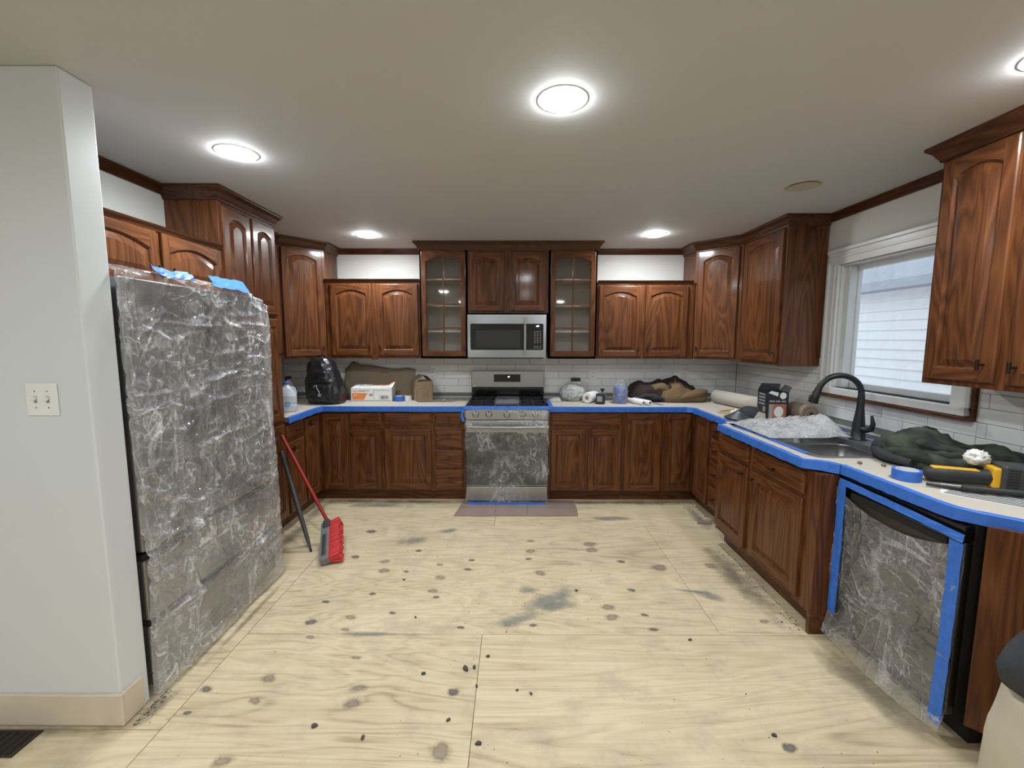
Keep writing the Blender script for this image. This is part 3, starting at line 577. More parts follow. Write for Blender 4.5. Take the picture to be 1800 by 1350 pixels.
# diagonal corner cabinets
def diagonal(label,poly,a,b,rz,kx,path,crown_z=hz):
    mx,my=(a[0]+b[0])/2,(a[1]+b[1])/2; t=thing('corner_wall_cabinet',label,'cabinet',(mx,my,ZU),rz); Ri=Matrix.Rotation(-rz,2); L=lambda p:tuple(Ri@(Vector(p)-Vector((mx,my))))
    MB().prism([[L(p) for p in poly]],0,H-.03-ZU).build('body','oak_v',t,bevel=.002,seg=1)
    fl_=math.hypot(b[0]-a[0],b[1]-a[1]); front(t,'arch',-fl_/2+.03,fl_/2-.03,.022,1.020,kx*(fl_/2-.055),.10,V)
    sweep([L(p) for p in path],CROWN,-1,crown_z-ZU,'crown_oak_shade','crown_moulding',t)
diagonal('left diagonal oak corner wall cabinet above the black backpack',[(XL+.002,-.012),(-1.77,-.012),(-1.77,-.31),(-2.07,-.61),(XL+.002,-.61)],(-2.07,-.61),(-1.77,-.31),PI/4,1,[(-2.065,-1.16),(-2.065,-.61),(-1.77,-.31),(-1.77,-.012)])
diagonal('right diagonal oak corner wall cabinet above the tan paper roll',[(XR-.012,-.012),(1.815,-.012),(1.815,-.31),(2.115,-.61),(XR-.012,-.61)],(1.815,-.31),(2.115,-.61),-PI/4,-1,[(1.815,-.012),(1.815,-.31),(2.115,-.61)])
# left wall cabinet between corner and pantry (mostly hidden)
t=cabinet('wall_cabinet','narrow oak wall cabinet tucked between the left corner and the pantry',-2.068,-.912,PI/2,.60,.31,ZU,H-.03); front(t,'arch',-.28,.28,.022,1.02)
# right wall cabinets
UX=2.118
t=cabinet('wall_cabinet','oak wall cabinet with one arched door left of the window',UX,-.918,-PI/2,.612,.30,ZU-.015,H-.03); front(t,'arch',-.265,.278,.03,1.04,.245,.10,V)
sweep([(-.30,0),(.306,0),(.306,.30)],CROWN,-1,hz-ZU+.015,'crown_oak_shade','crown_moulding',t)
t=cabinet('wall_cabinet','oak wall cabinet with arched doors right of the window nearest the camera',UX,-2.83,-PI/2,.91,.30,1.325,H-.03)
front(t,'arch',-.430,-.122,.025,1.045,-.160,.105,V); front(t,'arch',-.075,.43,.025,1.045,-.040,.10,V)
sweep([(-.455,.30),(-.455,0),(.455,0)],CROWN,-1,hz-1.325,'crown_oak_shade','crown_moulding',t)
# ================================================================== worktops, masking paper, tape
EY=-.645
Lp=[(XL+.002,-.010),(-.388,-.010),(-.388,EY),(-1.715,EY),(-1.715,-1.212),(XL+.002,-1.212)]
cxe=lambda k:(1.70+k*math.cos(-PI/4),-3.02+k*math.sin(-PI/4))
end=[(1.70,-2.93),(1.71,-2.985),(1.735,-3.025)]+[(1.735+k*.7071,-3.025-k*.7071) for k in (.12,.55)]
Rp=[(.388,-.010),(XR-.010,-.010),(XR-.010,end[-1][1])]+end[::-1]+[(1.695,-2.445),(1.665,-2.40),(1.57,-2.345),(1.57,-1.425),(1.585,-1.41),(1.70,-1.385),(1.70,EY-.03),(1.67,EY),(.388,EY)]
SKX0,SKX1,SKY0,SKY1=1.705,2.145,-2.275,-1.455
def rrect(x0,x1,y0,y1,r,n=5):
    P=[]
    for cx_,cy_,a0 in ((x1-r,y1-r,0),(x0+r,y1-r,PI/2),(x0+r,y0+r,PI),(x1-r,y0+r,1.5*PI)):
        for k in range(n+1): a=a0+PI/2*k/n; P.append((cx_+r*math.cos(a),cy_+r*math.sin(a)))
    return P
hole=rrect(SKX0,SKX1,SKY0,SKY1,.06)
def top_slab(name,label,loops_):
    o=MB().prism(loops_,.882,CT).build(name,'stone_top',bevel=0); return tag(o,label,'worktop')
top_slab('worktop','left L-shaped dark stone worktop under tan masking paper',[Lp]); top_slab('worktop','right dark stone worktop with sink cut-out under tan masking paper',[Rp,hole])
def inset_poly(P,d):
    A=sum(P[i][0]*P[(i+1)%len(P)][1]-P[(i+1)%len(P)][0]*P[i][1] for i in range(len(P))); s=1 if A>0 else -1; out=[]
    for i in range(len(P)):
        p0,p1,p2=[Vector(P[(i+k)%len(P)]) for k in (-1,0,1)]
        n0=Vector((-(p1-p0).y,(p1-p0).x)).normalized()*s; n1=Vector((-(p2-p1).y,(p2-p1).x)).normalized()*s
        b=(n0+n1); b=b/max(.4,b.length); out.append(tuple(p1+b*d/max(.5,b.dot(n0))))
    return out
def paper(name,label,poly,holes):
    m=MB(); m.prism([poly]+holes,CT+.0006,CT+.0022); return tag(m.build(name,'masking_paper'),label,'masking paper')
LpP=[(XL+.06,-.065),(-.39,-.07),(-.39,EY+.002),(-1.717,EY+.002),(-1.717,-1.205),(XL+.06,-1.205)]
RpP=[(.39,-.07),(XR-.13,-.07),(XR-.10,-1.0),(XR-.16,end[-1][1]+.02)]+[(p[0]+.004,p[1]+.003) for p in end[::-1]]+[(1.699,-2.44),(1.668,-2.395),(1.574,-2.34),(1.574,-1.43),(1.59,-1.415),(1.704,-1.388),(1.704,EY-.03),(1.674,EY+.004),(.39,EY+.004)]
paper('masking_paper','tan masking paper taped over the left worktop',LpP,[]); paper('masking_paper','tan masking paper taped over the right worktop around the sink',RpP,[rrect(SKX0-.05,SKX1+.145,SKY0-.05,SKY1+.14,.06)])
def edge_tape(label,path,side,top=.022,drop=.044,seed=1,loose=.004):
    """strip folded over the worktop edge; path along the edge, out to the given side"""
    r=random.Random(seed); pts=[]
    for i in range(len(path)-1):
        a,b=Vector(path[i]),Vector(path[i+1]); n=max(1,int((b-a).length/.03))
        for k in range(n): pts.append(a+(b-a)*k/n)
    pts.append(Vector(path[-1])); N=len(pts); m=MB(); v=[]
    for i,p in enumerate(pts):
        d=(pts[min(i+1,N-1)]-pts[max(i-1,0)]).normalized(); o=Vector((-d.y,d.x))*side
        j=lambda s:r.uniform(-s,s); e=.0015+abs(j(loose*.5)); tp=top+j(loose); dr=drop+j(loose*.7)
        for (oo,z) in ((-tp,CT+.0032+abs(j(.0008))),(-.004,CT+.0036+abs(j(.001))),(e,CT+.001),(e+abs(j(loose*.6)),CT-dr*.5),(e+abs(j(loose*.8)),CT-dr)): v.append((p.x+o.x*oo,p.y+o.y*oo,z))
    f=[]
    for i in range(N-1):
        for k in range(4):
            q=(i*5+k,i*5+k+1,(i+1)*5+k+1,(i+1)*5+k); f.append(q if side>0 else q[::-1])
    m.add(v,f,0,False); o=m.build('painters_tape','blue_tape'); s=o.modifiers.new('solid','SOLIDIFY'); s.thickness=.0006; s.offset=1
    return tag(o,label,'tape','painters tape strips')
edge_tape('blue painters tape along the left worktop edge in front of the pantry and jug',[(-1.715,-1.2125),(-1.715,-.70),(-1.70,EY-.005)],-1,seed=1)
edge_tape('blue painters tape along the back worktop edge left of the range',[(-1.72,EY),(-.39,EY)],-1,seed=2,loose=.002)
edge_tape('blue painters tape along the back worktop edge right of the range',[(.39,EY),(1.66,EY)],-1,seed=3,loose=.002)
edge_tape('blue painters tape from the back right corner to the sink bump-out',[(1.655,EY),(1.698,EY-.035),(1.70,-1.375)],-1,seed=4,loose=.006)
edge_tape('blue painters tape along the front edge of the sink bump-out',[(1.575,-1.415),(1.57,-1.43),(1.57,-2.345),(1.665,-2.40),(1.693,-2.445)],-1,seed=5,loose=.005)
edge_tape('blue painters tape along the worktop edge above the dishwasher to the curved end',[(1.695,-2.445),(1.70,-2.93),(1.71,-2.985),(1.735,-3.025),(2.12,-3.41)],-1,seed=6,loose=.003)
def flat_tape(label,x,y,z,l,w_,rz,n=10,amp=.001,rx=0,ry=0,seed=0,name='tape_piece'):
    r=random.Random(seed); m=MB(); m.grid(n,4,lambda u,q:((u-.5)*l,(q-.5)*w_,r.uniform(0,amp)),0,False)
    o=m.build(name,'blue_tape',None,(x,y,z),(rx,ry,rz)); s=o.modifiers.new('solid','SOLIDIFY'); s.thickness=.0006; s.offset=1
    return tag(o,label,'tape','loose painters tape pieces')
flat_tape('blue tape strip stuck along the front rim of the sink',1.668,-1.99,CT+.0046,.50,.035,PI/2,seed=1)
flat_tape('short blue tape patch on the paper at the front left of the sink',1.655,-1.60,CT+.0046,.22,.03,PI/2+.1,seed=2)
flat_tape('blue tape strip on the bare stone behind the faucet',2.335,-1.75,CT+.002,.55,.03,PI/2-.03,seed=3)
flat_tape('blue tape strip on the paper beside the white foam rollers',1.45,-.47,CT+.0046,.11,.03,-1.1,seed=4)
flat_tape('blue tape strip on the worktop right beside the range',.41,-.36,CT+.0046,.48,.036,PI/2,seed=5)
flat_tape('blue tape scrap on the back wall edge behind the brown jacket',1.98,-.035,CT+.004,.18,.03,0,seed=6)
flat_tape('blue tape patch between the sink and the camouflage jacket',2.03,-2.31,CT+.0046,.14,.04,.3,seed=7)
# ================================================================== sink and faucet
sk=thing('kitchen_sink','undermount stainless steel double-bowl sink','sink',(SKX0,SKY0,.70))
def bowl(x0,x1,y0,y1,zt,zb):
    m=MB(); A=rrect(x0-.012,x1+.012,y0-.012,y1+.012,.06); B=rrect(x0,x1,y0,y1,.05); C=rrect(x0+.012,x1-.012,y0+.012,y1-.012,.05); D=rrect(x0+.04,x1-.04,y0+.04,y1-.04,.04)
    L=[(A,zt),(B,zt),(B,zt-.006),(C,zb+.03),(D,zb)]; k=len(A); o=(SKX0,SKY0,.70)
    v=[(p[0]-o[0],p[1]-o[1],z-o[2]) for P,z in L for p in P]; m.add(v,[(i*k+j,i*k+(j+1)%k,(i+1)*k+(j+1)%k,(i+1)*k+j) for i in range(4) for j in range(k)],0,True)
    m.add([(p[0]-o[0],p[1]-o[1],zb-o[2]) for p in D],[tuple(range(k))],0,True)
    b=m.build('bowl','sink_steel',sk); MB().lathe([(.045,.002),(.04,.004),(.03,.001),(.012,-.001)],20,((x0+x1)/2-o[0],(y0+y1)/2-o[1],zb-o[2])).build('drain','steel',b)
ym=-1.865
bowl(SKX0-.0,SKX1,SKY0,ym-.012,.8835,.715); bowl(SKX0,SKX1,ym+.012,SKY1,.8835,.715)
fx,fy=2.225,-1.885
fc=thing('kitchen_faucet','matte black gooseneck kitchen faucet with side lever','faucet',(fx,fy,CT))
MB().lathe([(.001,0),(.046,0),(.046,.004),(.037,.012),(.035,.06),(.031,.11),(.025,.16),(.0205,.20)],24).build('base','black_matte',fc)
dx,dy=-.95,.31
P=[(0,0,.12),(0,0,.26)]+[((.115-.115*math.cos(a))*dx,(.115-.115*math.cos(a))*dy,.285+.115*math.sin(a)) for a in [PI*k/14 for k in range(0,13)]]
P+=[(P[-1][0]+dx*.012,P[-1][1]+dy*.012,P[-1][2]-.03)]
MB().tube(P,[.020]*2+[.0175]*(len(P)-2),16).build('neck','black_matte',fc)
q=Vector(P[-1]); d=Vector((dx*.30,dy*.30,-1)).normalized()
hd=MB().tube([q-d*.01,q+d*.03,q+d*.085,q+d*.09],[.019,.022,.028,.023],18).build('spray_head','black_matte',fc); MB().obox(q+d*.05+Vector((dx*.024,dy*.024,0)),(.02,.014,.03),Matrix.Rotation(.3,3,'Y')).build('spray_button','dark_plastic',hd,bevel=.003)
MB().tube([(.0,-.02,.075),(.005,-.055,.070),(.01,-.082,.080),(.012,-.090,.115),(.008,-.080,.165)],[.020,.018,.016,.013,.007],12).build('lever','black_matte',fc)
# ================================================================== range
rg=thing('gas_range','stainless gas range with black cooktop standing between the base cabinets','range',(0,-.66,0))
RW=.378
MB().box(-RW,RW,.02,.63,.04,.905).build('body','dark_plastic',rg)
MB().box(-RW,RW,.0,.60,.893,.915).build('cooktop','black_gloss',rg,bevel=.004)
MB().box(-RW,RW,-.004,.03,.80,.905).build('control_panel','steel',rg,bevel=.006)
for i,x in enumerate((-.285,-.165,.0,.145,.26)):
    k=MB(); k.tube([(0,0,0),(0,-.008,0),(0,-.010,0),(0,-.030,0),(0,-.034,0)],[.030,.030,.025,.023,.019],20); k.box(-.004,.004,-.040,-.030,-.022,.022)
    k.build('knob','steel' if i!=3 else 'grey_plastic',rg,(x,-.004,.850))
dr=MB().box(-RW+.002,RW-.002,-.012,.02,.175,.795).build('oven_door','steel',rg,bevel=.005)
MB().box(-RW+.004,RW-.004,-.0145,-.012,.185,.685).build('door_glass','black_gloss',dr)
hb=MB(); hb.tube([(-RW+.03,-.055,.745),(-.2,-.062,.742),(0,-.064,.741),(.2,-.062,.742),(RW-.03,-.055,.745)],.013,12); hb.box(-RW+.03,-RW+.06,-.055,-.012,.735,.755); hb.box(RW-.06,RW-.03,-.055,-.012,.735,.755); hb.build('door_handle','steel',dr)
MB().box(-RW+.002,RW-.002,-.012,.02,.03,.168).build('storage_drawer','steel',rg,bevel=.004)
bgd=MB().box(-RW,RW,.585,.640,.915,1.205).build('backguard','black_gloss',rg,bevel=.003)
MB().box(-RW,RW,.572,.585,1.035,1.207).build('backguard_face','steel',bgd,bevel=.004)
dp=MB().box(-.145,.132,.568,.573,1.093,1.172).build('display_panel','black_gloss',bgd)
m=MB(); m.box(.000,.006,.567,.569,1.140,1.152).box(.008,.013,.567,.569,1.140,1.154).box(.0145,.020,.567,.569,1.142,1.155); m.build('clock_digits','display',dp)
MB().box(-.36,-.335,.570,.573,1.048,1.055).build('badge','white_plastic',bgd)
def grate(x0,x1):
    m=MB(); y0,y1,z0,z1=.05,.53,.930,.944; b=.006
    for x in (x0,x1): m.box(x-b,x+b,y0,y1,z0,z1)
    for y in (y0,(y0+y1)/2,y1): m.box(x0,x1,y-b,y+b,z0,z1)
    cx_=(x0+x1)/2
    for yc in (.165,.415):
        for k in range(8):
            a=k*PI/4; m.obox((cx_+.055*math.cos(a),yc+.06*math.sin(a),(z0+z1)/2+.002),(.075,.008,.012),Matrix.Rotation(a,3,'Z'))
    for x in (x0,x1):
        for y in (y0,y1): m.box(x-b,x+b,y-b,y+b,.915,z0)
    m.build('grate','cast_iron',rg)
    for yc in (.165,.415): MB().lathe([(.055,0),(.055,.008),(.042,.012),(.04,.018),(.001,.019)],24,(cx_,yc,.915)).build('burner','cast_iron',rg)
grate(-.365,-.125); grate(.125,.365)
m=MB(); m.box(-.115,.115,.06,.52,.928,.938); m.box(-.115,-.105,.06,.52,.938,.948).box(.105,.115,.06,.52,.938,.948).box(-.115,.115,.06,.07,.938,.948).box(-.115,.115,.51,.52,.938,.948)
for x in (-.11,.11):
    for y in (.065,.515): m.box(x-.006,x+.006,y-.006,y+.006,.915,.93)
m.build('griddle','grey_plastic',rg,bevel=.002,seg=1)
def rngpos(u,v,h):
    e=0.0
    y=-.66-.022-.006*math.sin(v*9+u*4)-max(0,h)
    if .70<v<.79: y-=.045*math.exp(-((v-.742)/.03)**2)
    if .80<v<.90: y-=.032*max(0,math.cos((v-.85)*25))*.6
    o=max(0,abs(u)-.385)
    return (math.copysign(min(abs(u),.385)+.003*math.sin(v*23),u),y+o*1.0,v)
rf=sheet_mesh(110,130,rngpos,11,70,.005,.005,(-.41,.41),(.012,.893),None,[('h',.50,.006,.006,.01),('h',.34,.006,.006,.03),('h',.26,.005,.008,.0),('v',-.1,.004,.005,.0)]); rf.build('plastic_wrap','film_range',rg,(0,.66,0))
def strip(label,parent,pts,w_dir,w_,n=14,amp=.002,seed=0):
    r=random.Random(seed); P=[Vector(p) for p in pts]; wd=Vector(w_dir); m=MB()
    def at(u):
        s=u*(len(P)-1); i=min(int(s),len(P)-2); return P[i].lerp(P[i+1],s-i)
    nrm=(P[-1]-P[0]).cross(wd).normalized()
    m.grid(n,4,lambda u,q:tuple(at(u)+wd*w_*(q-.5)*(1+r.uniform(-.05,.05))+nrm*r.uniform(0,amp)),0,False)
    o=m.build('tape_strip','blue_tape',parent,tuple(-parent.location)); s=o.modifiers.new('solid','SOLIDIFY'); s.thickness=.0008; s.offset=0; o['label']=label; return o
strip('blue painters tape across the top front edge of the range',rg,[(-.40,-.672,.913),(0,-.672,.915),(.40,-.672,.914)],(0,.30,.95),.034,seed=3)
strip('blue tape tail hanging at the upper left corner of the range',rg,[(-.398,-.690,.90),(-.412,-.688,.84),(-.395,-.690,.79)],(.5,0,.1),.05,6,.006,4)
strip('blue tape sealing the plastic under the range drawer',rg,[(-.36,-.690,.018),(0,-.692,.014),(.36,-.690,.016)],(0,.2,1),.024,seed=5)
# ================================================================== microwave
mw=thing('microwave','stainless over-the-range microwave with black glass door','microwave',(-.005,-.40,1.362))
W2=.376; MH=.408
MB().box(-W2,W2,.012,.385,0,MH).build('housing','dark_plastic',mw,bevel=.003)
MB().box(-W2+.02,W2-.02,.03,.36,-.012,0).build('vent_base','dark_plastic',mw)
fp=MB(); fp.prism([[(-W2,0),(W2,0),(W2,MH),(-W2,MH)],rrect(-W2+.027,W2-.025,.072,.322,.012,4)[::-1]],0,.03); 
fpm=fp.mesh('front_frame','steel'); link('front_frame',fpm,mw,(0,.012,0),(PI/2,0,0),.003)
MB().box(-W2+.025,.19,-.006,.010,.070,.324).build('door_glass','black_gloss',mw)
MB().box(-W2+.075,.13,-.0075,-.006,.095,.26).build('door_window','black_matte',mw)
cp=MB().box(.192,W2-.023,-.006,.010,.070,.324).build('control_panel','black_gloss',mw)
m=MB()
for r_ in range(10):
    if r_ in (2,): continue
    for c_ in range(3): m.box(.262+c_*.026,.276+c_*.026,-.0068,-.006,.088+r_*.0175,.094+r_*.0175)
m.build('button_print','grey_print',cp)
m=MB(); m.box(.282,.288,-.0072,-.006,.292,.305).box(.291,.298,-.0072,-.006,.292,.308).box(.301,.309,-.0072,-.006,.293,.308); m.build('clock_digits','display',cp)
hb=MB(); hb.box(.162,.186,-.062,-.050,.025,.382); hb.box(.165,.183,-.052,-.018,.03,.05).box(.165,.183,-.052,-.018,.355,.375); hb.build('door_handle','steel',mw,bevel=.004); 
MB().box(.1625,.1855,-.0635,-.062,.30,.318).build('handle_badge','amber_print',mw)
# ================================================================== refrigerator
FY0,FY1=-2.835,-1.872
fr=thing('refrigerator','plastic-wrapped stainless french-door refrigerator beside the partition wall','refrigerator',(-1.92,(FY0+FY1)/2,0)); ox,oy=-1.92,(FY0+FY1)/2
hw=(FY1-FY0)/2
MB().box(-.44,.36,-hw+.01,hw-.01,.02,1.765).build('body','dark_plastic',fr,bevel=.006)
for s in (-1,1):
    d=MB().box(.365,.432,min(s*.005,s*(hw-.006)),max(s*.005,s*(hw-.006)),.640,1.785).build('door','fridge_steel',fr,bevel=.012,seg=3)
    MB().box(.40,.4335,min(s*.006,s*.014),max(s*.006,s*.014),.68,1.74).build('grip_recess','dark_gap',d)
for z0,z1 in ((.335,.605),(.05,.310)):
    d=MB().box(.365,.432,-hw+.006,hw-.006,z0,z1).build('freezer_drawer','fridge_steel',fr,bevel=.012,seg=3)
    MB().box(.365,.420,-hw+.012,hw-.012,z1-.002,z1+.022).build('grip_recess','dark_gap',d)
def frpos(u,v,h):
    yo=max(0,-u)+max(0,u-(FY1-FY0)); vo=max(0,v-1.80)
    h*=(.35 if u>.90 else 1)
    x=-1.452+max(-.004,h)-yo*1.0-vo*1.3+.006*math.sin(u*7+v*3)
    y=FY0+min(max(u,-.006),FY1-FY0+.02)+(.04*max(0,(v-1.0)) if u>(FY1-FY0)*.97 else 0)*min(1,max(0,1.75-v)*8)
    z=min(v,1.80+.04*math.sin(min(1.0,vo*9)*1.5)) - (0 if u<.78 else (u-.78)*.35*max(0,min(1,(v-1.6)/.2)))
    return (x,y,z-.0)
ff=sheet_mesh(190,270,frpos,21,340,.014,.006,(-.03,FY1-FY0+.06),(.015,1.93),None,[('h',1.60,.014,.005,.0),('h',1.30,.016,.007,.03),('h',.98,.014,.006,.10),('h',.86,.012,.006,.16),('h',.62,.012,.008,.04),('h',.33,.010,.006,.0),('v',.16,.014,.006,.05),('v',.40,.010,.006,-.03),('v',.74,.012,.006,.02),('v',.88,.010,.005,.0)]); ff.build('plastic_wrap','film',fr,(-ox,-oy,0))
def crumple_strip(label,c,l,w_,rz,rx,seed,curl=.02):
    r=random.Random(seed); m=MB(); m.grid(9,5,lambda u,q:((u-.5)*l,(q-.5)*w_+r.uniform(-.006,.006),curl*(2*abs(u-.5))**2*r.uniform(.5,1)+r.uniform(0,.006)),0,False)
    o=m.build('tape_piece','blue_tape',fr,(c[0]-ox,c[1]-oy,c[2]),(rx,0,rz)); s=o.modifiers.new('solid','SOLIDIFY'); s.thickness=.0008; o['label']=label; return o
crumple_strip('crumpled blue tape on the wrapped refrigerator top nearest the partition wall',(-1.462,-2.600,1.820),.22,.050,PI/2+.03,.9,1)
crumple_strip('smooth blue tape on the wrapped refrigerator top nearest the pantry',(-1.455,-2.215,1.825),.28,.07,PI/2,1.0,2,.0)
# ================================================================== dishwasher
DX=1.745
dw=thing('dishwasher','plastic-wrapped dishwasher taped with blue painters tape','dishwasher',(DX,-2.74,0)); 
MB().box(0,.56,-.295,.295,.10,.868).build('tub','dark_gap',dw); MB().box(.06,.5,-.295,.295,0,.10).build('toe_kick','dark_gap',dw)
dd=MB().box(-.035,0,-.290,.290,.11,.800).build('door','dark_steel',dw,bevel=.006); MB().box(-.038,0,-.290,.290,.803,.862).build('control_strip','black_gloss',dw,bevel=.004)
MB().box(-.040,-.032,-.23,.23,.765,.795).build('pocket_handle','dark_gap',dd)
def dwpos(u,v,h):
    sag=.075*(1-(2*(u+2.74)/.60)**2)*max(0,(v-.45)/.35)**3 if v>.45 else 0
    fl=max(0,.16-v)*.25
    return (DX-.048-max(-.003,h)-fl-.004*math.sin(u*9+v*11),u,v-sag+(.05*max(0,(.14-v)/.12)*max(0,-(u+2.9))*4 if v<.14 else 0))
df=sheet_mesh(110,130,dwpos,31,120,.009,.008,(-3.045,-2.435),(.03,.80),(2.3,.5)); df.build('plastic_wrap','film_dw',dw,(-DX,2.74,0))
tx=DX-.056
strip('blue painters tape down the left side of the dishwasher',dw,[(tx,-2.470,.84),(tx-.004,-2.475,.5),(tx-.012,-2.480,.16)],(0,1,0),.05,18,.004,7)
strip('blue painters tape down the right side of the dishwasher',dw,[(tx,-3.020,.80),(tx-.004,-3.022,.4),(tx-.008,-3.018,.07)],(0,1,0),.048,18,.004,8)
strip('blue painters tape across the top of the dishwasher door',dw,[(tx+.004,-2.45,.838),(tx+.002,-2.75,.832),(tx,-3.045,.822)],(.15,0,1),.030,18,.003,9)
# ================================================================== things on the worktops
ZP=CT+.0024     # top of the masking paper
def ridged(p,seed=0.0,f=8.0):
    q=Vector((p[0]*f+seed*13.1,p[1]*f-seed*7.7,p[2]*f+seed*3.3)); return 1-abs(mnoise.noise(q))*2
def fbm(p,seed=0.0,f=4.0):
    return mnoise.fractal(Vector((p[0]*f+seed*11.3,p[1]*f+seed*5.1,p[2]*f-seed*2.7)),1.0,2.0,4)
def blob(cx,cy,rx,ry,h,rz=0,seed=1,fold=.03,ff=6.0,nu=56,nv=26,pw=2.6,peak=(0,0),lump=.25,stretch=(1,1)):
    """crumpled cloth-like mound standing on z=0 around (cx,cy)"""
    c,s=math.cos(rz),math.sin(rz); m=MB()
    def fn(u,q):
        a=2*PI*u; ph=q*PI*.5*1.12                    # 0 = apex, past 90 deg tucks under
        rr=math.sin(min(ph,PI/2)) if ph<PI/2 else 1-.25*(ph-PI/2)
        out=1+lump*fbm((math.cos(a),math.sin(a),seed),seed,1.3)
        x=rx*out*abs(math.cos(a))**(2/pw)*math.copysign(1,math.cos(a))*rr+peak[0]*(1-rr); y=ry*out*abs(math.sin(a))**(2/pw)*math.copysign(1,math.sin(a))*rr+peak[1]*(1-rr)
        z=h*max(0,math.cos(min(ph,PI/2)))**.62*(1+.6*fbm((x*stretch[0],y*stretch[1],0),seed+3,3.2/max(rx,ry)*.3))
        if ph>PI/2: z=0.0
        w_=fold*ridged((x*stretch[0],y*stretch[1],z),seed,ff)*min(1,z/.03+.15)+.35*fold*ridged((x,y,z),seed+5,ff*2.3)*min(1,z/.03)
        x+=w_*.5*math.cos(a)*rr; y+=w_*.5*math.sin(a)*rr; z=max(0,z+w_*.6*(1 if z>0 else 0))
        return (c*x-s*y,s*x+c*y,z)
    m.grid(nu,nv,fn,0,True,True); return m
def limb(pts,rad,seed,fold=.012,f=14,n=20,sub=6,mat=0,m=None,flat=.75):
    """wrinkled sleeve / fold of cloth along a path"""
    m=m or MB(); P=[Vector(p) for p in pts]; N=len(P); pp=[];rr=[]
    for i in range(N-1):
        for k in range(sub):
            t_=k/sub; p0,p1,p2,p3=P[max(i-1,0)],P[i],P[i+1],P[min(i+2,N-1)]
            pp.append(.5*((2*p1)+(p2-p0)*t_+(2*p0-5*p1+4*p2-p3)*t_*t_+(3*p1-p0-3*p2+p3)*t_**3)); rr.append(rad[i]*(1-t_)+rad[i+1]*t_)
    pp.append(P[-1]); rr.append(rad[-1]); b=len(m.v)
    m.tube(pp,rr,n,mat,True,True,flat)
    for i in range(b,len(m.v)):
        v=Vector(m.v[i]); w_=fold*(ridged(v,seed,f)-.4); m.v[i]=(v.x+w_*.4,v.y+w_*.4,max(0.001,v.z+w_*.6))
    return m
def text_part(body,size,name,mat,parent,loc,rot,ext=.0004):
    cu=bpy.data.curves.new(name,'FONT'); cu.body=body; cu.size=size; cu.extrude=ext; ob=bpy.data.objects.new(name,cu); me=bpy.data.meshes.new_from_object(ob); bpy.data.objects.remove(ob)
    me.materials.clear(); me.materials.append(M[mat]); return link(name,me,parent,loc,rot)
FR=(PI/2,0,0)          # text standing upright, facing -Y
# gallon jug -------------------------------------------------------
jg=thing('water_jug','translucent gallon water jug with blue cap beside the pantry','jug',(-1.885,-.905,ZP),.5)
def jug(u,q):
    a=2*PI*u; prof=[(0,.0),(.070,.0),(.077,.008),(.077,.06),(.074,.068),(.077,.076),(.077,.145),(.070,.165),(.052,.195),(.030,.218),(.021,.226),(.021,.240),(.0,.240)]
    s=q*(len(prof)-1); i=min(int(s),len(prof)-2); t_=s-i; r=prof[i][0]*(1-t_)+prof[i+1][0]*t_; z=prof[i][1]*(1-t_)+prof[i+1][1]*t_
    k=4.5 if z<.15 else 3.0 if z<.2 else 2.0; d=(abs(math.cos(a))**k+abs(math.sin(a))**k)**(-1/k); g=0
    if .09<z<.2 and math.cos(a-.6)>.80: g=-.014
    return ((r*d+g)*math.cos(a),(r*d+g)*math.sin(a),z)
glass('jug_plastic',(0.72,0.78,0.84),0.10,0.25)
t=NT('jug_milky'); n=t.noise(t.coords((1,1,1)),9,3); t.ln(t.mix(n,(0.50,0.54,0.60),(0.70,0.74,0.78)),t.b.inputs['Base Color']); t.set(Roughness=.22,Alpha=.82,Subsurface_Weight=0.0)
MB().grid(40,49,jug,0,True,True).build('bottle','jug_milky',jg)
MB().lathe([(.0005,.258),(.022,.258),(.024,.254),(.024,.236),(.0225,.234)],24).build('cap','blue_plastic',jg)
m=MB(); m.tube([(.040,.028,.205),(.062,.043,.19),(.070,.048,.15),(.064,.044,.11)],[.011,.011,.011,.012],10); m.build('handle','jug_milky',jg)
MB().box(-.018,.022,-.0790,-.0772,.048,.088).build('label','pale_blue',jg); MB().box(-.045,-.032,-.0790,-.0772,.035,.088).build('label_stripe','grey_print',jg); MB().box(-.012,.016,-.0795,-.0790,.060,.064).box(-.006,.010,-.0795,-.0790,.070,.073).build('label_print','white_card',jg)
# spray bottle in the dark corner
sb=thing('spray_bottle','pale spray bottle with dark trigger in the dark left corner','bottle',(-2.21,-.245,ZP))
MB().lathe([(.001,0),(.038,0),(.040,.01),(.040,.15),(.034,.175),(.018,.195),(.016,.215),(.001,.215)],24).build('bottle','grey_plastic',sb); sb.children[0].data.materials[0]=M['white_plastic']
MB().box(-.018,.018,-.05,.025,.215,.245).obox((0,-.045,.195),(.014,.012,.05),Matrix.Rotation(.4,3,'X')).build('trigger','dark_red',sb,bevel=.004)
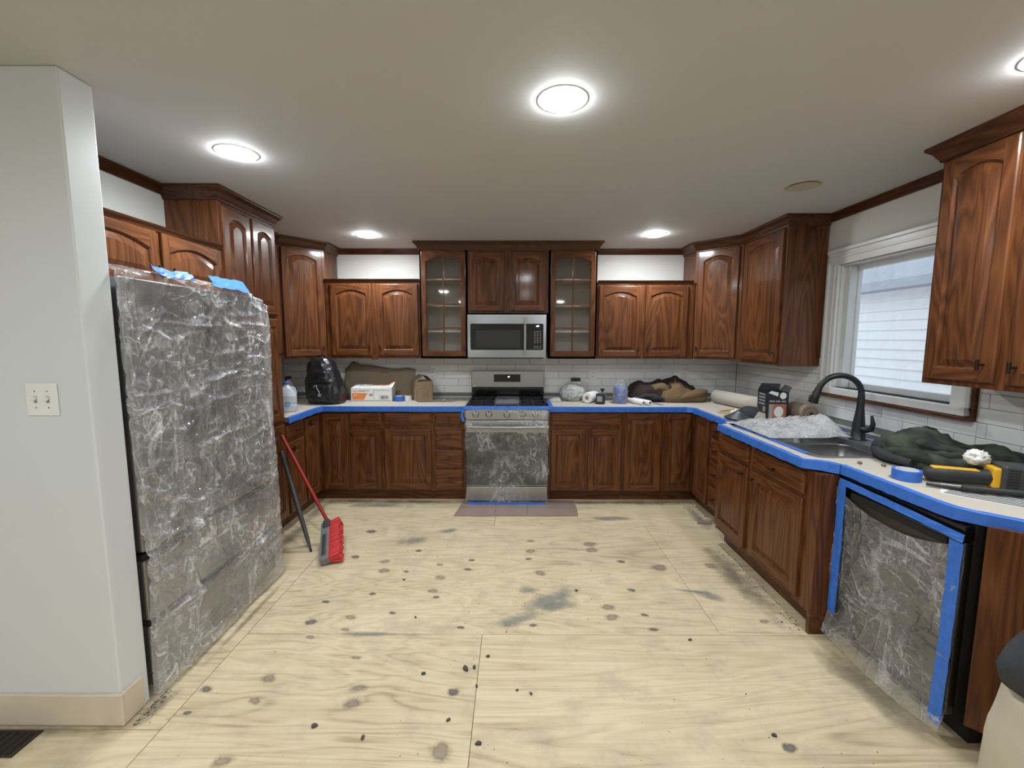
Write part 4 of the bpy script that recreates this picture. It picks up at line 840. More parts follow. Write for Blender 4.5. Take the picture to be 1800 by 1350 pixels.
# backpack -----------------------------------------------------------
bp=thing('backpack','glossy black backpack slumped on the worktop in the left corner','backpack',(-1.745,-.435,ZP),-.12)
def pack(u,q):
    a=2*PI*u; zz=[0,.0,.02,.10,.20,.30,.38,.42,.432,.432]; rx=[0,.145,.158,.158,.150,.135,.112,.080,.045,0]; ry=[0,.095,.105,.108,.105,.10,.085,.06,.035,0]
    s=q*(len(zz)-1); i=min(int(s),len(zz)-2); t_=s-i; L=lambda A:A[i]*(1-t_)+A[i+1]*t_
    k=3.0; d=(abs(math.cos(a))**k+abs(math.sin(a))**k)**(-1/k); z=L(zz); x=L(rx)*d*math.cos(a); y=L(ry)*d*math.sin(a)
    w_=.022*ridged((x,y,z),4,9)+.011*ridged((x,y,z),8,22)
    return (x*(1+w_*3)-.055*(z/.43)**1.5,y*(1+w_*4)+.02*z,z+(.5*w_ if z>.05 else 0))
MB().grid(64,60,pack,0,True,True).build('bag','black_pack',bp)
def pocket(x0,x1,z0,z1,yb,bul,name):
    def fn(u,q):
        e=(1-(2*u-1)**4)*(1-(2*q-1)**4); x=x0+(x1-x0)*u; z=z0+(z1-z0)*q; w_=.008*ridged((x,0,z),2,16)
        return (x-.055*(z/.43)**1.5,yb+.12*max(0,z-.2)-bul*e**.5-w_*e,z)
    return MB().grid(26,22,fn,0,True).build(name,'black_pack',bp,bevel=0)
pocket(-.125,.13,.015,.20,-.098,.040,'front_pocket'); pocket(-.095,.105,.20,.34,-.093,.032,'upper_pocket')
MB().tube([(-.075,.03,.425),(-.07,.0,.445),(-.03,-.01,.447),(-.02,.02,.427)],.006,8).build('carry_handle','black_matte',bp)
MB().tube([(-.15,-.05,.30),(-.165,-.07,.22),(-.16,-.08,.14),(-.155,-.075,.05)],[.012,.014,.013,.012],8,flat=.5).build('side_strap','black_matte',bp)
m=MB(); m.tube([(-.02,-.140,.185),(-.015,-.148,.165),(.012,-.150,.125),(.008,-.150,.10)],.0028,6); m.tube([(-.05,-.140,.165),(-.035,-.148,.185),(-.015,-.148,.188)],.0025,6); m.tube([(.0,-.150,.10),(.03,-.150,.105),(.025,-.150,.085),(-.005,-.150,.092)],.003,6); m.build('zip_pull','cord_white',bp)
m=MB(); m.tube([(-.12,-.139,.19),(0,-.147,.196),(.12,-.139,.19)],.003,6); m.tube([(-.13,-.125,.325),(-.05,-.128,.345),(.06,-.118,.33)],.003,6); m.build('zip','black_matte',bp)
# brown kraft sheet leaning against the tiles
def leaf(u,q):
    x=-1.715+.735*u; top=[.30,.385,.345,.345,.335,.318,.305,.305,.318,.30]; s=u*9; i=min(int(s),8); tz=top[i]*(1-(s-i))+top[i+1]*(s-i); z=tz*q; 
    return (x,-.155+.125*q**.8-.02*math.sin(PI*u)*(1-q),ZP+.002+z)
kb=MB().grid(40,16,leaf,0,True).build('kraft_sheet','kraft'); s_=kb.modifiers.new('solid','SOLIDIFY'); s_.thickness=.003; tag(kb,'large brown kraft sheet leaning against the tiles behind the boxes','paper sheet')
# white and orange carton
hx=thing('plastic_sheeting_box','long white and orange carton with flaps open','box',(-1.35,-.27,ZP),.02); bw,bdp,bh=.405,.13,.135
m=MB().box(-bw/2,bw/2,-bdp/2,-bdp/2+.003,0,bh).box(-bw/2,bw/2,bdp/2-.003,bdp/2,0,bh).box(-bw/2,-bw/2+.003,-bdp/2,bdp/2,0,bh).box(bw/2-.003,bw/2,-bdp/2,bdp/2,0,bh).box(-bw/2,bw/2,-bdp/2,bdp/2,0,.003); m.build('carton','white_card',hx)
m=MB(); m.add([(-bw/2,-bdp/2,bh),(bw/2,-bdp/2,bh),(bw/2+.01,.02,bh+.028),(-bw/2+.03,.035,bh+.030)],[(0,1,2,3),(3,2,1,0)]); m.build('lid_flap','white_card',hx)
m=MB(); m.add([(bw/2-.05,-.055,bh+.008),(bw/2+.002,-.06,bh+.004),(bw/2+.025,-.02,bh+.058),(bw/2-.01,.0,bh+.052)],[(0,1,2,3),(3,2,1,0)]); m.build('end_flap','white_card',hx)
m=MB(); m.add([(-.02,.0,bh+.0245),(.12,.0,bh+.0225),(.13,.018,bh+.029),(.0,.022,bh+.030)],[(0,1,2,3)]); m.add([(bw/2-.03,-.035,bh+.034),(bw/2+.004,-.038,bh+.030),(bw/2+.018,-.012,bh+.058),(bw/2-.008,-.002,bh+.055)],[(0,1,2,3)]); m.build('flap_print','orange_print',hx)
yf=-bdp/2-.0006
m=MB(); m.add([(-.19,yf,.02),(-.075,yf,.02),(-.038,yf,.085),(-.19,yf,.085)],[(0,1,2,3)]); m.build('orange_panel','orange_print',hx)
m=MB(); m.box(-.19,.19,yf,yf+.0004,.008,.0145).box(.02,.178,yf,yf+.0004,.112,.117).box(.02,.024,yf,yf+.0004,.022,.115); m.build('grey_lines','grey_print',hx)
m=MB(); x=.085
m.box(.078,.172,yf,yf+.0004,.022,.024).box(.078,.080,yf,yf+.0004,.022,.06).box(.170,.172,yf,yf+.0004,.022,.06).box(.078,.172,yf,yf+.0004,.059,.061)
rb=random.Random(3); x=.090
while x<.160:
    w_=rb.choice([.0015,.003,.0045]); m.box(x,x+w_,yf,yf+.0004,.028,.056); x+=w_+rb.choice([.002,.0035])
m.build('barcode','ink',hx)
text_part('HDX',.026,'lettering','orange_print',hx,(-.186,yf,.094),FR); text_part('31',.036,'lettering','white_card',hx,(-.178,yf-.0006,.052),FR)
MB().box(-.125,-.020,yf,yf+.0004,.106,.113).box(-.125,-.06,yf,yf+.0004,.097,.101).box(-.022,.012,yf,yf+.0004,.055,.08).build('small_print','grey_print',hx)
m=blob(0,0,.16,.05,.05,0,4,.012,20); m.build('plastic_roll','film_white',hx,(-.02,.01,bh-.04))
# tape rolls
def tape_roll(label,x,y,r,h,mat='blue_tape',rx=0,core='white_card',z=ZP,group='rolls of painters tape'):
    t=thing('tape_roll',label,'tape roll',(x,y,z),0,group); t.rotation_euler=(rx,0,0)
    MB().lathe([(r*.76,0),(r,0),(r,h),(r*.76,h),(r*.76,0)],36,smooth=False).build('tape_coil',mat,t,bevel=.001,seg=1); MB().lathe([(r*.72,0.001),(r*.76,0.001),(r*.76,h+.0006),(r*.72,h+.0006),(r*.72,.001)],36,smooth=False).build('core',core,t); return t
tape_roll('small blue tape roll lying beside the orange and white carton',-1.085,-.285,.048,.052)
tape_roll('white tape roll between the blue roll and the cardboard box',-1.012,-.235,.040,.05,'white_card',core='grey_print')
# cardboard box, open top
cb=thing('cardboard_box','small brown cardboard box with half-open flaps left of the range','box',(-.875,-.195,ZP),.52); a=.085; hh=.195
m=MB().box(-a,a,-a,-a+.004,0,hh).box(-a,a,a-.004,a,0,hh).box(-a,-a+.004,-a,a,0,hh).box(a-.004,a,-a,a,0,hh).box(-a,a,-a,a,0,.004); m.build('carton','cardboard',cb)
def flap(p0,p1,tip0,tip1,mat='cardboard'):
    m=MB(); m.add([p0,p1,tip1,tip0],[(0,1,2,3)]); o=m.build('flap',mat,cb); s=o.modifiers.new('solid','SOLIDIFY'); s.thickness=.004; s.offset=0
flap((-a,-a,hh),(-a,a,hh),(-.01,-a,hh+.065),(-.01,a,hh+.065)); flap((a,-a,hh),(a,a,hh),(.03,-a,hh+.055),(.03,a,hh+.055)); flap((-a,-a+.004,hh),(a,-a+.004,hh),(-a+.03,-.01,hh+.012),(a-.03,-.01,hh+.012),'kraft')
m=MB(); m.box(-.02,.035,-a-.0008,-a,.04,.044).box(-.02,-.016,-a-.0008,-a,.04,.10).box(.031,.035,-a-.0008,-a,.04,.10).box(-.01,.025,-a-.0008,-a,.06,.066).box(-.01,.025,-a-.0008,-a,.075,.08).box(-.06,.02,-a-.0008,-a,.125,.129); m.build('stamp_print','kraft_dark',cb)
# flat bar
br=thing('pry_bar','flat worn steel pry bar lying in front of the cardboard box','pry bar',(-.72,-.335,ZP),.06)
m=MB(); m.add([(-.17,-.018,.004),(-.17,.018,.004),(-.02,.016,.012),(-.02,-.016,.012),(.10,.016,.010),(.10,-.016,.010),(.165,.024,.034),(.165,-.024,.034)],[(0,3,2,1),(3,5,4,2),(5,7,6,4)]); o=m.build('bar','kraft_dark',br); s_=o.modifiers.new('solid','SOLIDIFY'); s_.thickness=.008; s_.offset=0
MB().obox((.155,0,.030),(.055,.05,.006),Matrix.Rotation(-.35,3,'Y')).build('blade','grey_plastic',br); MB().obox((.09,-.0,.018),(.022,.02,.004),Matrix.Rotation(-.2,3,'Y')).build('label_sticker','white_card',br)
# ---- right of the range ------------------------------------------------
bt=thing('white_bottle','white square bottle with black cap against the back tiles','bottle',(.705,-.11,ZP))
MB().box(-.047,.047,-.03,.03,0,.185).build('bottle','white_plastic',bt,bevel=.008,seg=3); MB().box(-.047,.047,-.031,.031,.187,.222).build('cap','black_matte',bt,bevel=.004); MB().box(-.018,.022,-.0308,-.030,.160,.168).build('label_print','grey_print',bt)
def ball(c,r,seed,fold,f,n=48,m_=30):
    m=MB(); m.sphere((0,0,0),1,n,m_)
    for i,v in enumerate(m.v):
        v=Vector(v); k=1+fold*(ridged(v,seed,f)-.5)+fold*.6*(ridged(v,seed+2,f*2.4)-.5); m.v[i]=(v.x*r[0]*k,v.y*r[1]*k,max(-r[2]*.98,v.z*r[2]*k))
    return m
o=ball(0,(.118,.085,.088),3,.22,2.2).build('plastic_bundle','film_white',None,(.655,-.235,ZP+.087)); tag(o,'bundled roll of clear white plastic film right of the range','plastic bundle')
o=blob(0,0,.07,.045,.028,0,9,.012,26).build('plastic_scrap','film_white',None,(.475,-.28,ZP)); tag(o,'small crumpled clear plastic scrap at the edge of the range','plastic scrap')
pt=thing('paper_towel_roll','white paper towel roll lying on its side','paper towel',(.835,-.31,ZP+.052),-.55)
MB().tube([(0,-.115,0),(0,-.110,0),(0,.11,0),(0,.115,0)],[.045,.052,.052,.045],32).build('towel_coil','foam_white',pt); MB().cyl((0,-.117,0),(0,.117,0),.019,16).build('core','kraft',pt)
cl=thing('cordless_tool','black cordless tool standing on its battery pack','power tool',(.905,-.43,ZP),-.35)
MB().box(-.040,.040,-.05,.02,0,.10).build('battery_pack','rubber',cl,bevel=.008,seg=3); MB().box(-.027,.022,-.0512,-.050,.026,.078).build('battery_label','grey_print',cl)
MB().tube([(0,.02,.055),(0,.06,.06),(0,.12,.06),(0,.15,.055)],[.04,.044,.040,.030],18).build('housing','grey_plastic',cl); MB().tube([(0,.10,.09),(0,.10,.115),(0,.10,.12)],[.010,.010,.022],12).build('post','dark_plastic',cl); MB().sphere((0,.10,.128),(.024,.024,.010)).build('top_knob','black_matte',cl)
bc=thing('blue_canister','blue canister in a clear plastic bag','canister',(1.105,-.385,ZP))
MB().lathe([(.0005,0),(.060,0),(.064,.004),(.064,.150),(.060,.154),(.050,.150),(.0005,.148)],32).build('can','blue_plastic',bc)
m=MB()
def bag(u,q):
    a=2*PI*u; z=q*.225; r=.066 if z<.14 else .066-.35*(z-.14); w_=.010*ridged((math.cos(a)*.1,math.sin(a)*.1,z),2,18); return ((r+w_)*math.cos(a),(r+w_)*math.sin(a)*(.6 if z>.2 else 1),z+.012*math.sin(3*a)*q)
m.grid(40,22,bag,0,True,True); m.build('plastic_bag','film_white',bc); M['film_bag']=M['film_white']
film('film_bag',.10,.5,scale=22); bc.children[-1].data.materials[0]=M['film_bag']
for i,(x,y,lab) in enumerate(((1.240,-.425,'left white foam roller cover lying in front of the brown jacket'),(1.300,-.43,'right white foam roller cover lying in front of the brown jacket'))):
    ro=thing('roller_cover',lab,'paint roller',(x,y,ZP+.024),.42,'foam roller covers')
    MB().lathe([(.011,-.12),(.020,-.12),(.0235,-.116),(.0235,.116),(.020,.12),(.011,.12)],24).build('nap','foam_white',ro,(0,0,0),(PI/2,0,0)); MB().lathe([(.0085,-.1195),(.0112,-.1195),(.0112,.1195),(.0085,.1195),(.0085,-.1195)],20).build('core','dark_plastic',ro,(0,0,0),(PI/2,0,0))
# brown work jacket
jk=thing('work_jacket','brown canvas work jacket with dark lining heaped against the back tiles','jacket',(1.60,-.205,ZP))
blob(0,0,.34,.13,.165,0,2,.032,6,pw=2.4,lump=.12).build('lining','brown_lining',jk,(-.03,.02,0))
blob(0,0,.245,.125,.135,0,6,.035,7,pw=2.4,lump=.15,peak=(.03,0)).build('body','brown_canvas',jk,(.135,-.035,0))
limb([(-.31,-.06,.03),(-.22,-.05,.09),(-.12,-.06,.135),(-.04,-.07,.14),(.0,-.09,.10)],[.03,.045,.055,.055,.035],3,.02,11).build('sleeve','brown_canvas',jk)
limb([(.05,-.13,.035),(.16,-.14,.06),(.27,-.12,.085),(.35,-.07,.085),(.365,-.0,.06)],[.03,.045,.055,.055,.03],7,.02,10).build('sleeve','brown_canvas',jk)
limb([(.0,-.02,.13),(.06,.0,.19),(.09,.02,.235),(.12,.02,.225),(.17,.01,.15)],[.03,.03,.022,.03,.04],9,.015,12,flat=.6).build('collar','brown_lining',jk)
limb([(-.33,-.11,.02),(-.24,-.12,.06),(-.14,-.13,.055),(-.05,-.14,.025)],[.02,.03,.035,.02],5,.014,14).build('cuff','charcoal_cloth',jk)
MB().tube([(.02,-.155,.02),(-.01,-.13,.07),(.05,-.09,.12),(.08,-.06,.17),(.09,-.03,.225)],.004,8).build('zip_edge','kraft',jk)
# paper rolls
pr=thing('paper_roll','long tan paper roll lying along the right wall','paper roll',(2.12,-.72,ZP+.064),0)
A,B=Vector((-.06,.38,0)),Vector((.09,-.36,0)); d=(B-A).normalized()
MB().tube([A,A+d*.006,B-d*.006,B],[.055,.064,.064,.055],32).build('paper_coil','masking_paper',pr); MB().cyl(tuple(A-d*.001),tuple(B+d*.001),.02,16).build('core','kraft_dark',pr)
pr=thing('kraft_roll','thick brown paper roll with its spiral end facing the sink','paper roll',(2.295,-1.23,ZP+.066),0)
A,B=Vector((.0,.12,0)),Vector((-.01,-.13,0)); d=(B-A).normalized()
MB().tube([A,B],[.066,.066],32).build('outer_wrap','kraft',pr)
for k,r in enumerate((.052,.040,.028)): MB().cyl(tuple(B-d*.02),tuple(B+d*(.004+.004*k)),r,28).build('paper_layer','kraft_dark' if k%2==0 else 'kraft',pr)
MB().cyl(tuple(B-d*.02),tuple(B+d*.014),.012,16).build('core_hole','dark_gap',pr)
# wooden shims and folded paper
for i,(x,y,z,rz,l,lab) in enumerate(((1.90,-.90,.006,.25,.20,'lowest pale wooden shim in the small heap beside the tan paper roll'),(1.92,-.875,.018,.42,.19,'upper pale wooden shim in the small heap beside the tan paper roll'),(1.91,-1.0,.006,-.35,.21,'pale wooden shim lying in front beside the black cap'))):
    o=MB().box(-l/2,l/2,-.016,.016,-.005,.005).build('wooden_shim','wood_stick',None,(x,y,ZP+z),(0,0,rz),.001); tag(o,lab,'wood shim','wooden shims')
m=blob(0,0,.10,.055,.028,.3,12,.014,22,lump=.3); o=m.build('crumpled_paper','white_card',None,(2.0,-.965,ZP)); tag(o,'crumpled white paper beside the wooden shims','paper')
# bulb carton
bx=thing('light_bulb_box','open black carton printed with white light bulbs','box',(2.105,-1.185,ZP),-.10); a,b_,hh=.080,.075,.215
m=MB().box(-a,a,-b_,-b_+.003,0,hh).box(-a,a,b_-.003,b_,0,hh+.01).box(-a,-a+.003,-b_,b_,0,hh-.02).box(a-.003,a,-b_,b_,0,hh).box(-a,a,-b_,b_,0,.003); m.build('carton','rubber',bx)
m=MB(); m.add([(-a,b_,hh+.01),(a,b_,hh+.01),(a+.01,b_+.0,hh+.055),(-a+.02,b_-.01,hh+.06)],[(0,1,2,3),(3,2,1,0)]); m.add([(a,-b_,hh),(a,b_,hh),(a+.03,b_-.02,hh+.05),(a+.03,-b_+.02,hh+.04)],[(0,1,2,3),(3,2,1,0)]); m.build('open_flap','dark_plastic',bx)
yf=-b_-.0007
m=MB(); m.add([(-.062,yf,.012),(.066,yf,.012),(.066,yf,.125),(-.062,yf,.125)],[(0,1,2,3)]); m.build('photo_panel','amber_print',bx)
def oval(cx_,cz,rx,rz_,name,mat,y=yf-.0006): MB().add([(cx_+rx*math.cos(2*PI*k/24),y,cz+rz_*math.sin(2*PI*k/24)) for k in range(24)],[tuple(range(24))[::1]]).build(name,mat,bx)
oval(.012,.065,.034,.042,'bulb_print','white_card'); oval(.038,.190,.024,.026,'bulb_print','white_card'); m=MB(); m.add([(-.060,yf-.0005,.014),(-.035,yf-.0005,.014),(-.030,yf-.0005,.12),(-.060,yf-.0005,.12)],[(0,1,2,3)]); m.build('side_print','grey_print',bx)
m=MB().box(-.06,-.02,yf,yf+.0005,.14,.152).box(-.012,.02,yf,yf+.0005,.14,.152).box(.03,.06,yf,yf+.0005,.14,.152); m.build('word_print','grey_print',bx)
m=MB(); xs=-a-.0007
for z in (.195,.170,.145,.12): m.box(xs,xs+.0004,-.05,.05,z-.006,z+.006)
m.box(xs,xs+.0004,-.06,-.02,.06,.10); m.build('side_lettering','grey_print',bx)
m=MB(); m.add([(-a+.01,-b_-.001,hh-.005),(-.0,-b_-.001,hh-.03),(.004,-b_-.001,hh-.001),(-a+.03,-b_-.001,hh+.012)],[(0,1,2,3)]); m.build('corner_label','white_card',bx)
# cap
cp=thing('baseball_cap','black cap with grey brim leaning against the black carton','cap',(1.868,-1.235,ZP),.15); cp.scale=(1.15,1.15,1.2)
def crown_(u,q):
    a=2*PI*u; ph=q*PI/2; x=.085*math.cos(a)*math.cos(ph)*(1+.05*math.sin(6*a)); y=.095*math.sin(a)*math.cos(ph); return (x+.035,y,.085*math.sin(ph)+.012*ridged((x,y,0),3,18)*math.cos(ph)*(1 if q>.05 else 0))
MB().grid(36,14,crown_,0,True,True).build('crown','charcoal_cloth',cp)
def brim(u,q):
    a=(u-.5)*2.3; r=.08+q*.075; return (.035-r*math.cos(a)*1.05,r*math.sin(a)*.95,.012+.055*(1-q)*math.cos(a)**2-.002)
o=MB().grid(24,8,brim,0,True).build('brim','dark_plastic',cp); s_=o.modifiers.new('solid','SOLIDIFY'); s_.thickness=.004
m=MB(); m.add([(-.02,-.09,.004),(.07,-.105,.004),(.09,-.075,.05),(.03,-.085,.065)],[(0,1,2,3),(3,2,1,0)]); m.build('sweatband','beige_cloth',cp)
# plastic heap over the far bowl
m=MB()
def heap(u,q):
    x=1.66+.51*u; y=-1.915+.50*q; e=(math.sin(PI*min(1,max(0,u)))*math.sin(PI*q))**.5
    z=.012+.060*e*(1+.5*fbm((x,y,0),2,5))+.020*ridged((x,y,0),4,11)*e+.010*ridged((x,y,0),6,30)*e+.07*math.exp(-((u-.85)/.12)**2-((q-.3)/.22)**2)
    return (x,y,ZP+max(.002,z))
m.grid(90,60,heap,0,True); o=m.build('plastic_drop_sheet','film_white'); tag(o,'heap of clear plastic sheeting over the far sink bowl','plastic sheet')
# ---- near end of the right worktop -------------------------------------
cj=thing('camouflage_jacket','dark green camouflage jacket bundled between the sink and the power saw','jacket',(2.175,-2.46,ZP))
blob(0,0,.265,.165,.140,-.95,5,.034,8,pw=3.0,lump=.08,nu=72,nv=34).build('body','camo',cj)
limb([(-.19,.10,.04),(-.19,.02,.065),(-.13,-.08,.055),(-.05,-.17,.05),(.0,-.22,.04)],[.035,.05,.045,.045,.03],4,.012,10).build('sleeve','camo',cj)
limb([(-.10,.16,.10),(-.16,.04,.125),(-.12,-.08,.115),(-.02,-.14,.085)],[.02,.028,.028,.018],11,.01,12).build('fold','camo',cj)
limb([(-.20,.13,.05),(-.22,.04,.04),(-.19,-.05,.03)],[.035,.04,.025],8,.01,12).build('cuff','charcoal_cloth',cj)
limb([(.05,-.16,.05),(.13,-.19,.075),(.19,-.21,.06),(.20,-.22,.03)],[.045,.06,.05,.03],6,.015,10).build('hood','charcoal_cloth',cj)
tape_roll('large blue tape roll standing flat at the worktop edge beside the power saw',1.818,-2.665,.052,.046)
pl=thing('printed_sheet','printed sheet with dark stripes under the power saw','paper',(1.965,-2.885,ZP),-.80); MB().box(-.15,.15,-.085,.085,0,.0016).build('paper','white_card',pl)
m=MB()
for k in range(7): m.box(-.14+k*.006,.14-k*.004,-.075+k*.023,-.063+k*.023,.0016,.0021)
m.build('stripe_print','dark_plastic',pl)
sw=thing('reciprocating_saw','yellow and black cordless reciprocating saw at the near end of the worktop','power saw',(2.03,-2.735,ZP),-.40)
MB().tube([(-.155,0,.032),(-.145,0,.034),(-.06,0,.036),(.03,0,.038),(.06,0,.042)],[.022,.031,.033,.032,.034],20).build('grip','rubber',sw)
MB().box(-.135,.02,-.016,.016,.058,.070).build('yellow_top','yellow_plastic',sw,bevel=.005,seg=3)
MB().box(.050,.080,-.036,.036,.004,.090).build('yellow_collar','yellow_plastic',sw,bevel=.008,seg=3)
MB().box(.075,.235,-.05,.05,.002,.105).build('motor_housing','dark_plastic',sw,bevel=.010,seg=3)
m=MB()
for k in range(7): m.box(.088,.125,-.0515,-.049,.014+k*.012,.018+k*.012)
m.build('vent_slots','black_matte',sw); MB().box(.15,.195,-.0520,-.050,.035,.065).build('side_badge','black_matte',sw)
o=ball(0,(.042,.035,.030),6,.4,2.6,28,18).build('crumpled_tissue','white_card',None,(2.075,-2.705,ZP+.112)); tag(o,'crumpled white tissue resting on the power saw','tissue')
o=MB().tube([(-.16,0,0),(-.155,0,.0),(.14,0,.0),(.18,0,-.004)],[.006,.0135,.0135,.012],12).build('steel_rod','rubber',None,(2.045,-2.885,ZP+.0185),(0,0,-.38)); tag(o,'dark rubber-gripped rod lying on the printed sheet','tool')
o=MB().tube([(-.10,0,0),(.0,0,.0),(.07,0,.0)],[.007,.009,.006],8).build('utility_blade','black_matte',None,(1.90,-2.815,ZP+.0115),(0,0,-.62)); tag(o,'thin black tool lying across the stripes beside the tape roll','tool')
for i,(x,y) in enumerate(((1.80,-2.43),(1.885,-2.47))):
    o=MB().sphere((0,0,.007),(.010,.012,.008),10,6).build('plaster_crumb','kraft_dark',None,(x,y,ZP)); tag(o,'small brown crumb on the masking paper near the camouflage jacket','crumb','crumbs near the camouflage jacket')
# ================================================================== on the walls
sp=thing('light_switch','white double light switch plate on the partition wall','light switch',(-1.665,-2.98,1.315))
MB().box(-.058,.058,-.006,-.0003,-.060,.060).build('plate','white_plastic',sp,bevel=.003)
for x in (-.023,.023):
    s_=MB().box(x-.006,x+.006,-.0066,-.006,-.013,.013).build('toggle_slot','grey_print',sp); MB().obox((x,-.011,.003),(.009,.018,.009),Matrix.Rotation(.5,3,'X')).build('toggle','white_plastic',s_,bevel=.001)
    for z in (-.03,.03): MB().cyl((x,-.0065,z),(x,-.0058,z),.003,10).build('screw','grey_plastic',sp)
def outlet(x,z,label,wall='back'):
    o=thing('wall_outlet',label,'outlet',(x,-.0085,z)); MB().box(-.036,.036,-.006,-.0002,-.058,.058).build('plate','white_plastic',o,bevel=.003)
    for s in (-1,1):
        r=MB().box(-.017,.017,-.0075,-.006,s*.024-.015,s*.024+.015).build('receptacle','white_card',o,bevel=.004); MB().box(-.009,-.006,-.0079,-.0075,s*.024-.004,s*.024+.007).box(.006,.009,-.0079,-.0075,s*.024-.004,s*.024+.007).cyl((0,-.0079,s*.024-.009),(0,-.0075,s*.024-.009),.003,8).build('slots','ink',r)
outlet(.903,1.165,'white duplex outlet in the tiles above the blue canister'); outlet(1.872,1.155,'white duplex outlet in the tiles above the brown jacket'); outlet(-.80,1.165,'white duplex outlet in the tiles above the cardboard box')
# ================================================================== on the floor
rm=thing('floor_remnant','worn reddish brown flooring remnant under the range','floor remnant',(.085,-.74,.001))
m=MB()
e=[(-.545,-.205),(-.3,-.212),(.05,-.205),(.30,-.21),(.54,-.203),(.555,-.05),(.55,.15),(-.50,.15),(-.515,.0)]
MB().prism([[(-.545,-.205),(-.3,-.212),(-.190,-.208),(-.190,.15),(-.50,.15),(-.515,.0)]],0,.006).build('plank','tile_remnant',rm); MB().prism([[(-.187,-.208),(.05,-.205),(.101,-.206),(.101,.15),(-.187,.15)]],0,.006).build('plank','tile_remnant',rm); MB().prism([[(.104,-.206),(.30,-.21),(.54,-.203),(.555,-.05),(.55,.15),(.104,.15)]],0,.006).build('plank','tile_remnant',rm)
# push broom: red pole leaning on the cabinets, head on edge
bm=thing('push_broom','red-handled push broom with red bristles leaning beside the refrigerator','broom',(-1.23,-1.68,0))
P0=Vector((-1.36,-1.40,.155)); P1=Vector((-1.71,-1.33,.80)); B0=Vector((-1.23,-1.68,0))
MB().cyl(tuple(P0-B0),tuple(P1-B0),.0135,16).build('pole','red_paint',bm)
hd0,hd1=Vector((-1.345,-1.42,.140)),Vector((-1.205,-1.775,.035)); ax_=(hd1-hd0).normalized(); up_=Vector((-.30,-.10,.95)); up_=(up_-ax_*up_.dot(ax_)).normalized(); sd=ax_.cross(up_).normalized()
if sd.x<0: sd=-sd
Rm=Matrix((ax_,sd,up_)).transposed(); L=(hd1-hd0).length; mid=(hd0+hd1)/2-B0
blk=MB().obox(mid-sd*.012,(L,.062,.055),Rm).build('head_block','grey_plastic',bm,bevel=.008,seg=3); MB().obox(mid-ax_*(L*.5-.03)+up_*.012,(.075,.052,.06),Rm).build('pole_socket','dark_plastic',bm,bevel=.01,seg=3)
MB().obox(mid+ax_*.05-sd*.012+up_*.018,(L*.55,.030,.030),Rm).build('brace','dark_plastic',bm,bevel=.006)
m=MB(); rb=random.Random(5)
for i in range(26):
    for j in range(4):
        c0=mid+ax_*((i/25-.5)*L*.97)+up_*((j-1.5)*.013)+sd*.018; tip=c0+sd*(.080+rb.uniform(-.004,.006))+ax_*rb.uniform(-.006,.006)-up_*(.010*(1.5-j))+Vector((0,0,-.012)); tip.z=max(.002,tip.z); m.tube([c0,tip],[.0055,.0085],5,0,True,False)
br_=m.build('bristles','red_bristle',bm); br_['kind']='stuff'
pk=thing('dark_pole','dark tapered pole leaning beside the broom','pole',(-1.405,-1.58,0)); A=Vector((0,0,.004)); Bv=Vector((-1.72,-1.33,.68))-Vector((-1.405,-1.58,0))
MB().tube([A,A.lerp(Bv,.12),A.lerp(Bv,.5),Bv],[.006,.014,.018,.016],10).build('shaft','dark_plastic',pk); MB().tube([A,A.lerp(Bv,.02)],[.009,.009],8).build('tip','black_matte',pk)
vt=thing('floor_vent','dark floor vent opening in front of the partition wall','floor vent',(-1.90,-3.06,.0015)); MB().box(-.15,.115,-.055,.055,0,.003).build('frame','bronze',vt)
for k in range(8): MB().box(-.14+k*.031,-.122+k*.031,-.045,.045,.003,.0045).build('slot','dark_gap',vt)
# tall beige canvas bag with dark cloth on it, cut by the frame
cbg=thing('canvas_bag','tall beige canvas bag with dark cloth on top at the right edge of the picture','bag',(1.585,-3.56,.0015))
def bagf(u,q):
    a=2*PI*u; zz=[0,0,.03,.22,.44,.58,.62,.62]; rr=[0,.19,.205,.210,.205,.185,.11,0]; s=q*7; i=min(int(s),6); t_=s-i; r=rr[i]*(1-t_)+rr[i+1]*t_; z=zz[i]*(1-t_)+zz[i+1]*t_; k=2.6
    d=(abs(math.cos(a))**k+abs(math.sin(a))**k)**(-1/k); x,y=r*d*math.cos(a),r*d*math.sin(a); w_=.016*ridged((x,y,z),3,6); return (x*(1+w_*2),y*(1+w_*2),max(0,z+w_*(.8 if z>.02 else 0)))
MB().grid(56,60,bagf,0,True,True).build('bag','beige_cloth',cbg); blob(0,0,.195,.18,.20,.3,15,.015,7,lump=.1).build('dark_cloth','charcoal_cloth',cbg,(.0,.02,.61))
m=MB(); m.add([(-.19,-.06,.585),(-.10,-.16,.57),(-.10,-.145,.63),(-.195,-.03,.665)],[(0,1,2,3)]); o=m.build('bag_flap','beige_cloth',cbg); s_=o.modifiers.new('solid','SOLIDIFY'); s_.thickness=.006
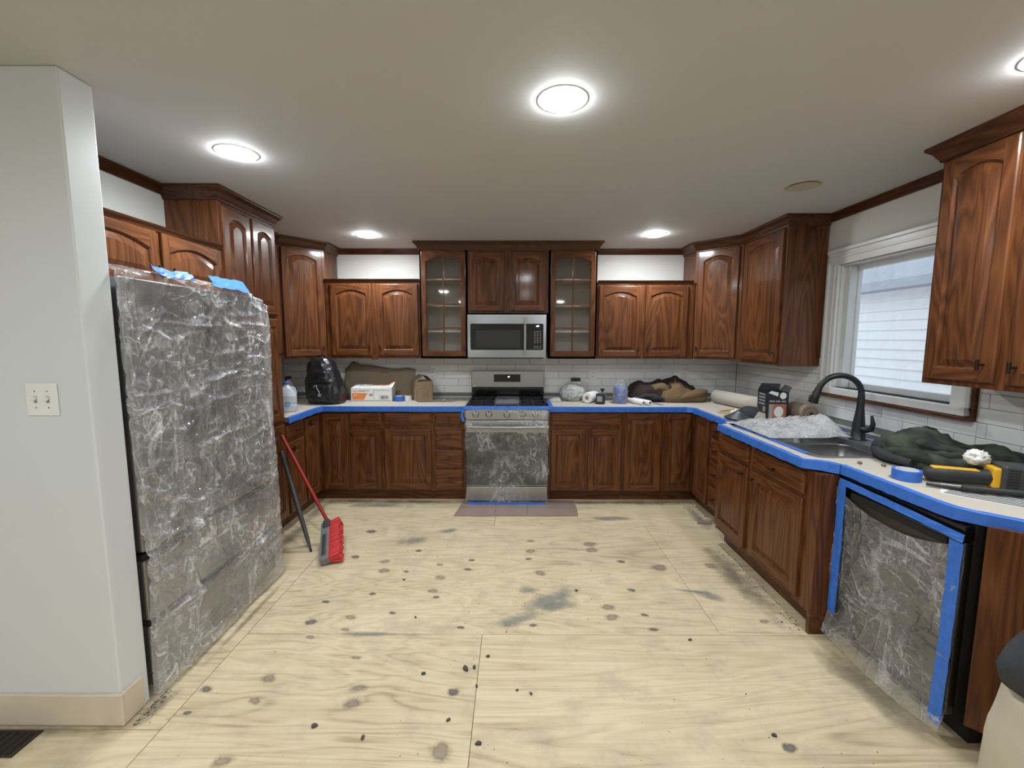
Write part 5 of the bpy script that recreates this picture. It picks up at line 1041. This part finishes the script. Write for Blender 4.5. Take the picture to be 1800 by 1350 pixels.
# debris: larger chips one by one, the fine grit as stuff
rb=random.Random(9)
for i,(x,y,s) in enumerate([(-.16,-2.68,.020),(-.35,-2.71,.013),(-.12,-2.67,.013),(-.06,-2.60,.013),(-.20,-2.95,.011),(-.07,-3.05,.014),(.14,-2.82,.010),(1.08,-3.01,.013),(.08,-2.80,.009),(-.73,-2.98,.016),(-.52,-3.03,.013),(.97,-2.48,.011),(-.10,-2.78,.010),(-.48,-2.31,.010),(.45,-2.05,.014),(-.64,-1.94,.010)]):
    m=MB(); k=7; P=[(s*rb.uniform(.6,1.1)*math.cos(2*PI*j/k),s*.6*rb.uniform(.6,1.1)*math.sin(2*PI*j/k)) for j in range(k)]; m.prism([P],0,s*.45)
    o=m.build('plaster_chip','debris',None,(x,y,.0015),(0,0,rb.uniform(0,3))); tag(o,'loose dark chip of old flooring lying on the plywood','chip','loose dark chips on the plywood')
m=MB()
def grit(x,y,s):
    k=4; a0=rb.uniform(0,3); P=[(x+s*rb.uniform(.5,1)*math.cos(a0+2*PI*j/k),y+s*rb.uniform(.4,.9)*math.sin(a0+2*PI*j/k)) for j in range(k)]; zt=.0012+s*.5
    m.add([(p[0],p[1],.001) for p in P]+[(x,y,zt)],[(j,(j+1)%k,k) for j in range(k)])
for _ in range(420): grit(rb.uniform(-1.3,1.5),rb.uniform(-3.2,-.95),abs(rb.gauss(0,.0016))+.0008)
for _ in range(320): grit(rb.gauss(.18,.28),rb.gauss(-2.1,.22),abs(rb.gauss(0,.0018))+.0008)
for _ in range(160): grit(rb.gauss(-.6,.22),rb.gauss(-1.5,.2),abs(rb.gauss(0,.0018))+.0008)
for _ in range(420): grit(rb.uniform(-1.75,1.75),-.60-abs(rb.gauss(0,.05)),abs(rb.gauss(0,.003))+.001)
for _ in range(260): grit(1.62-abs(rb.gauss(0,.04)),rb.uniform(-2.4,-1.4),abs(rb.gauss(0,.003))+.001)
for _ in range(160): grit(1.76-abs(rb.gauss(0,.04)),rb.uniform(-1.38,-.65),abs(rb.gauss(0,.0035))+.001)
for _ in range(160): grit(-1.46+abs(rb.gauss(0,.02)),rb.uniform(-2.98,-2.80),abs(rb.gauss(0,.0025))+.001)
o=m.build('grit','debris'); o['kind']='stuff'; o['label']='fine dark grit and sawdust scattered over the plywood floor'; o['category']='debris'
m=MB(); m.prism([[(1.63,-1.02),(1.74,-1.05),(1.72,-1.10),(1.60,-1.09)]],.001,.010); tag(m.build('slate_scrap','tile_remnant'),'flat scrap of old tile on the plywood by the right corner cabinet','tile scrap')
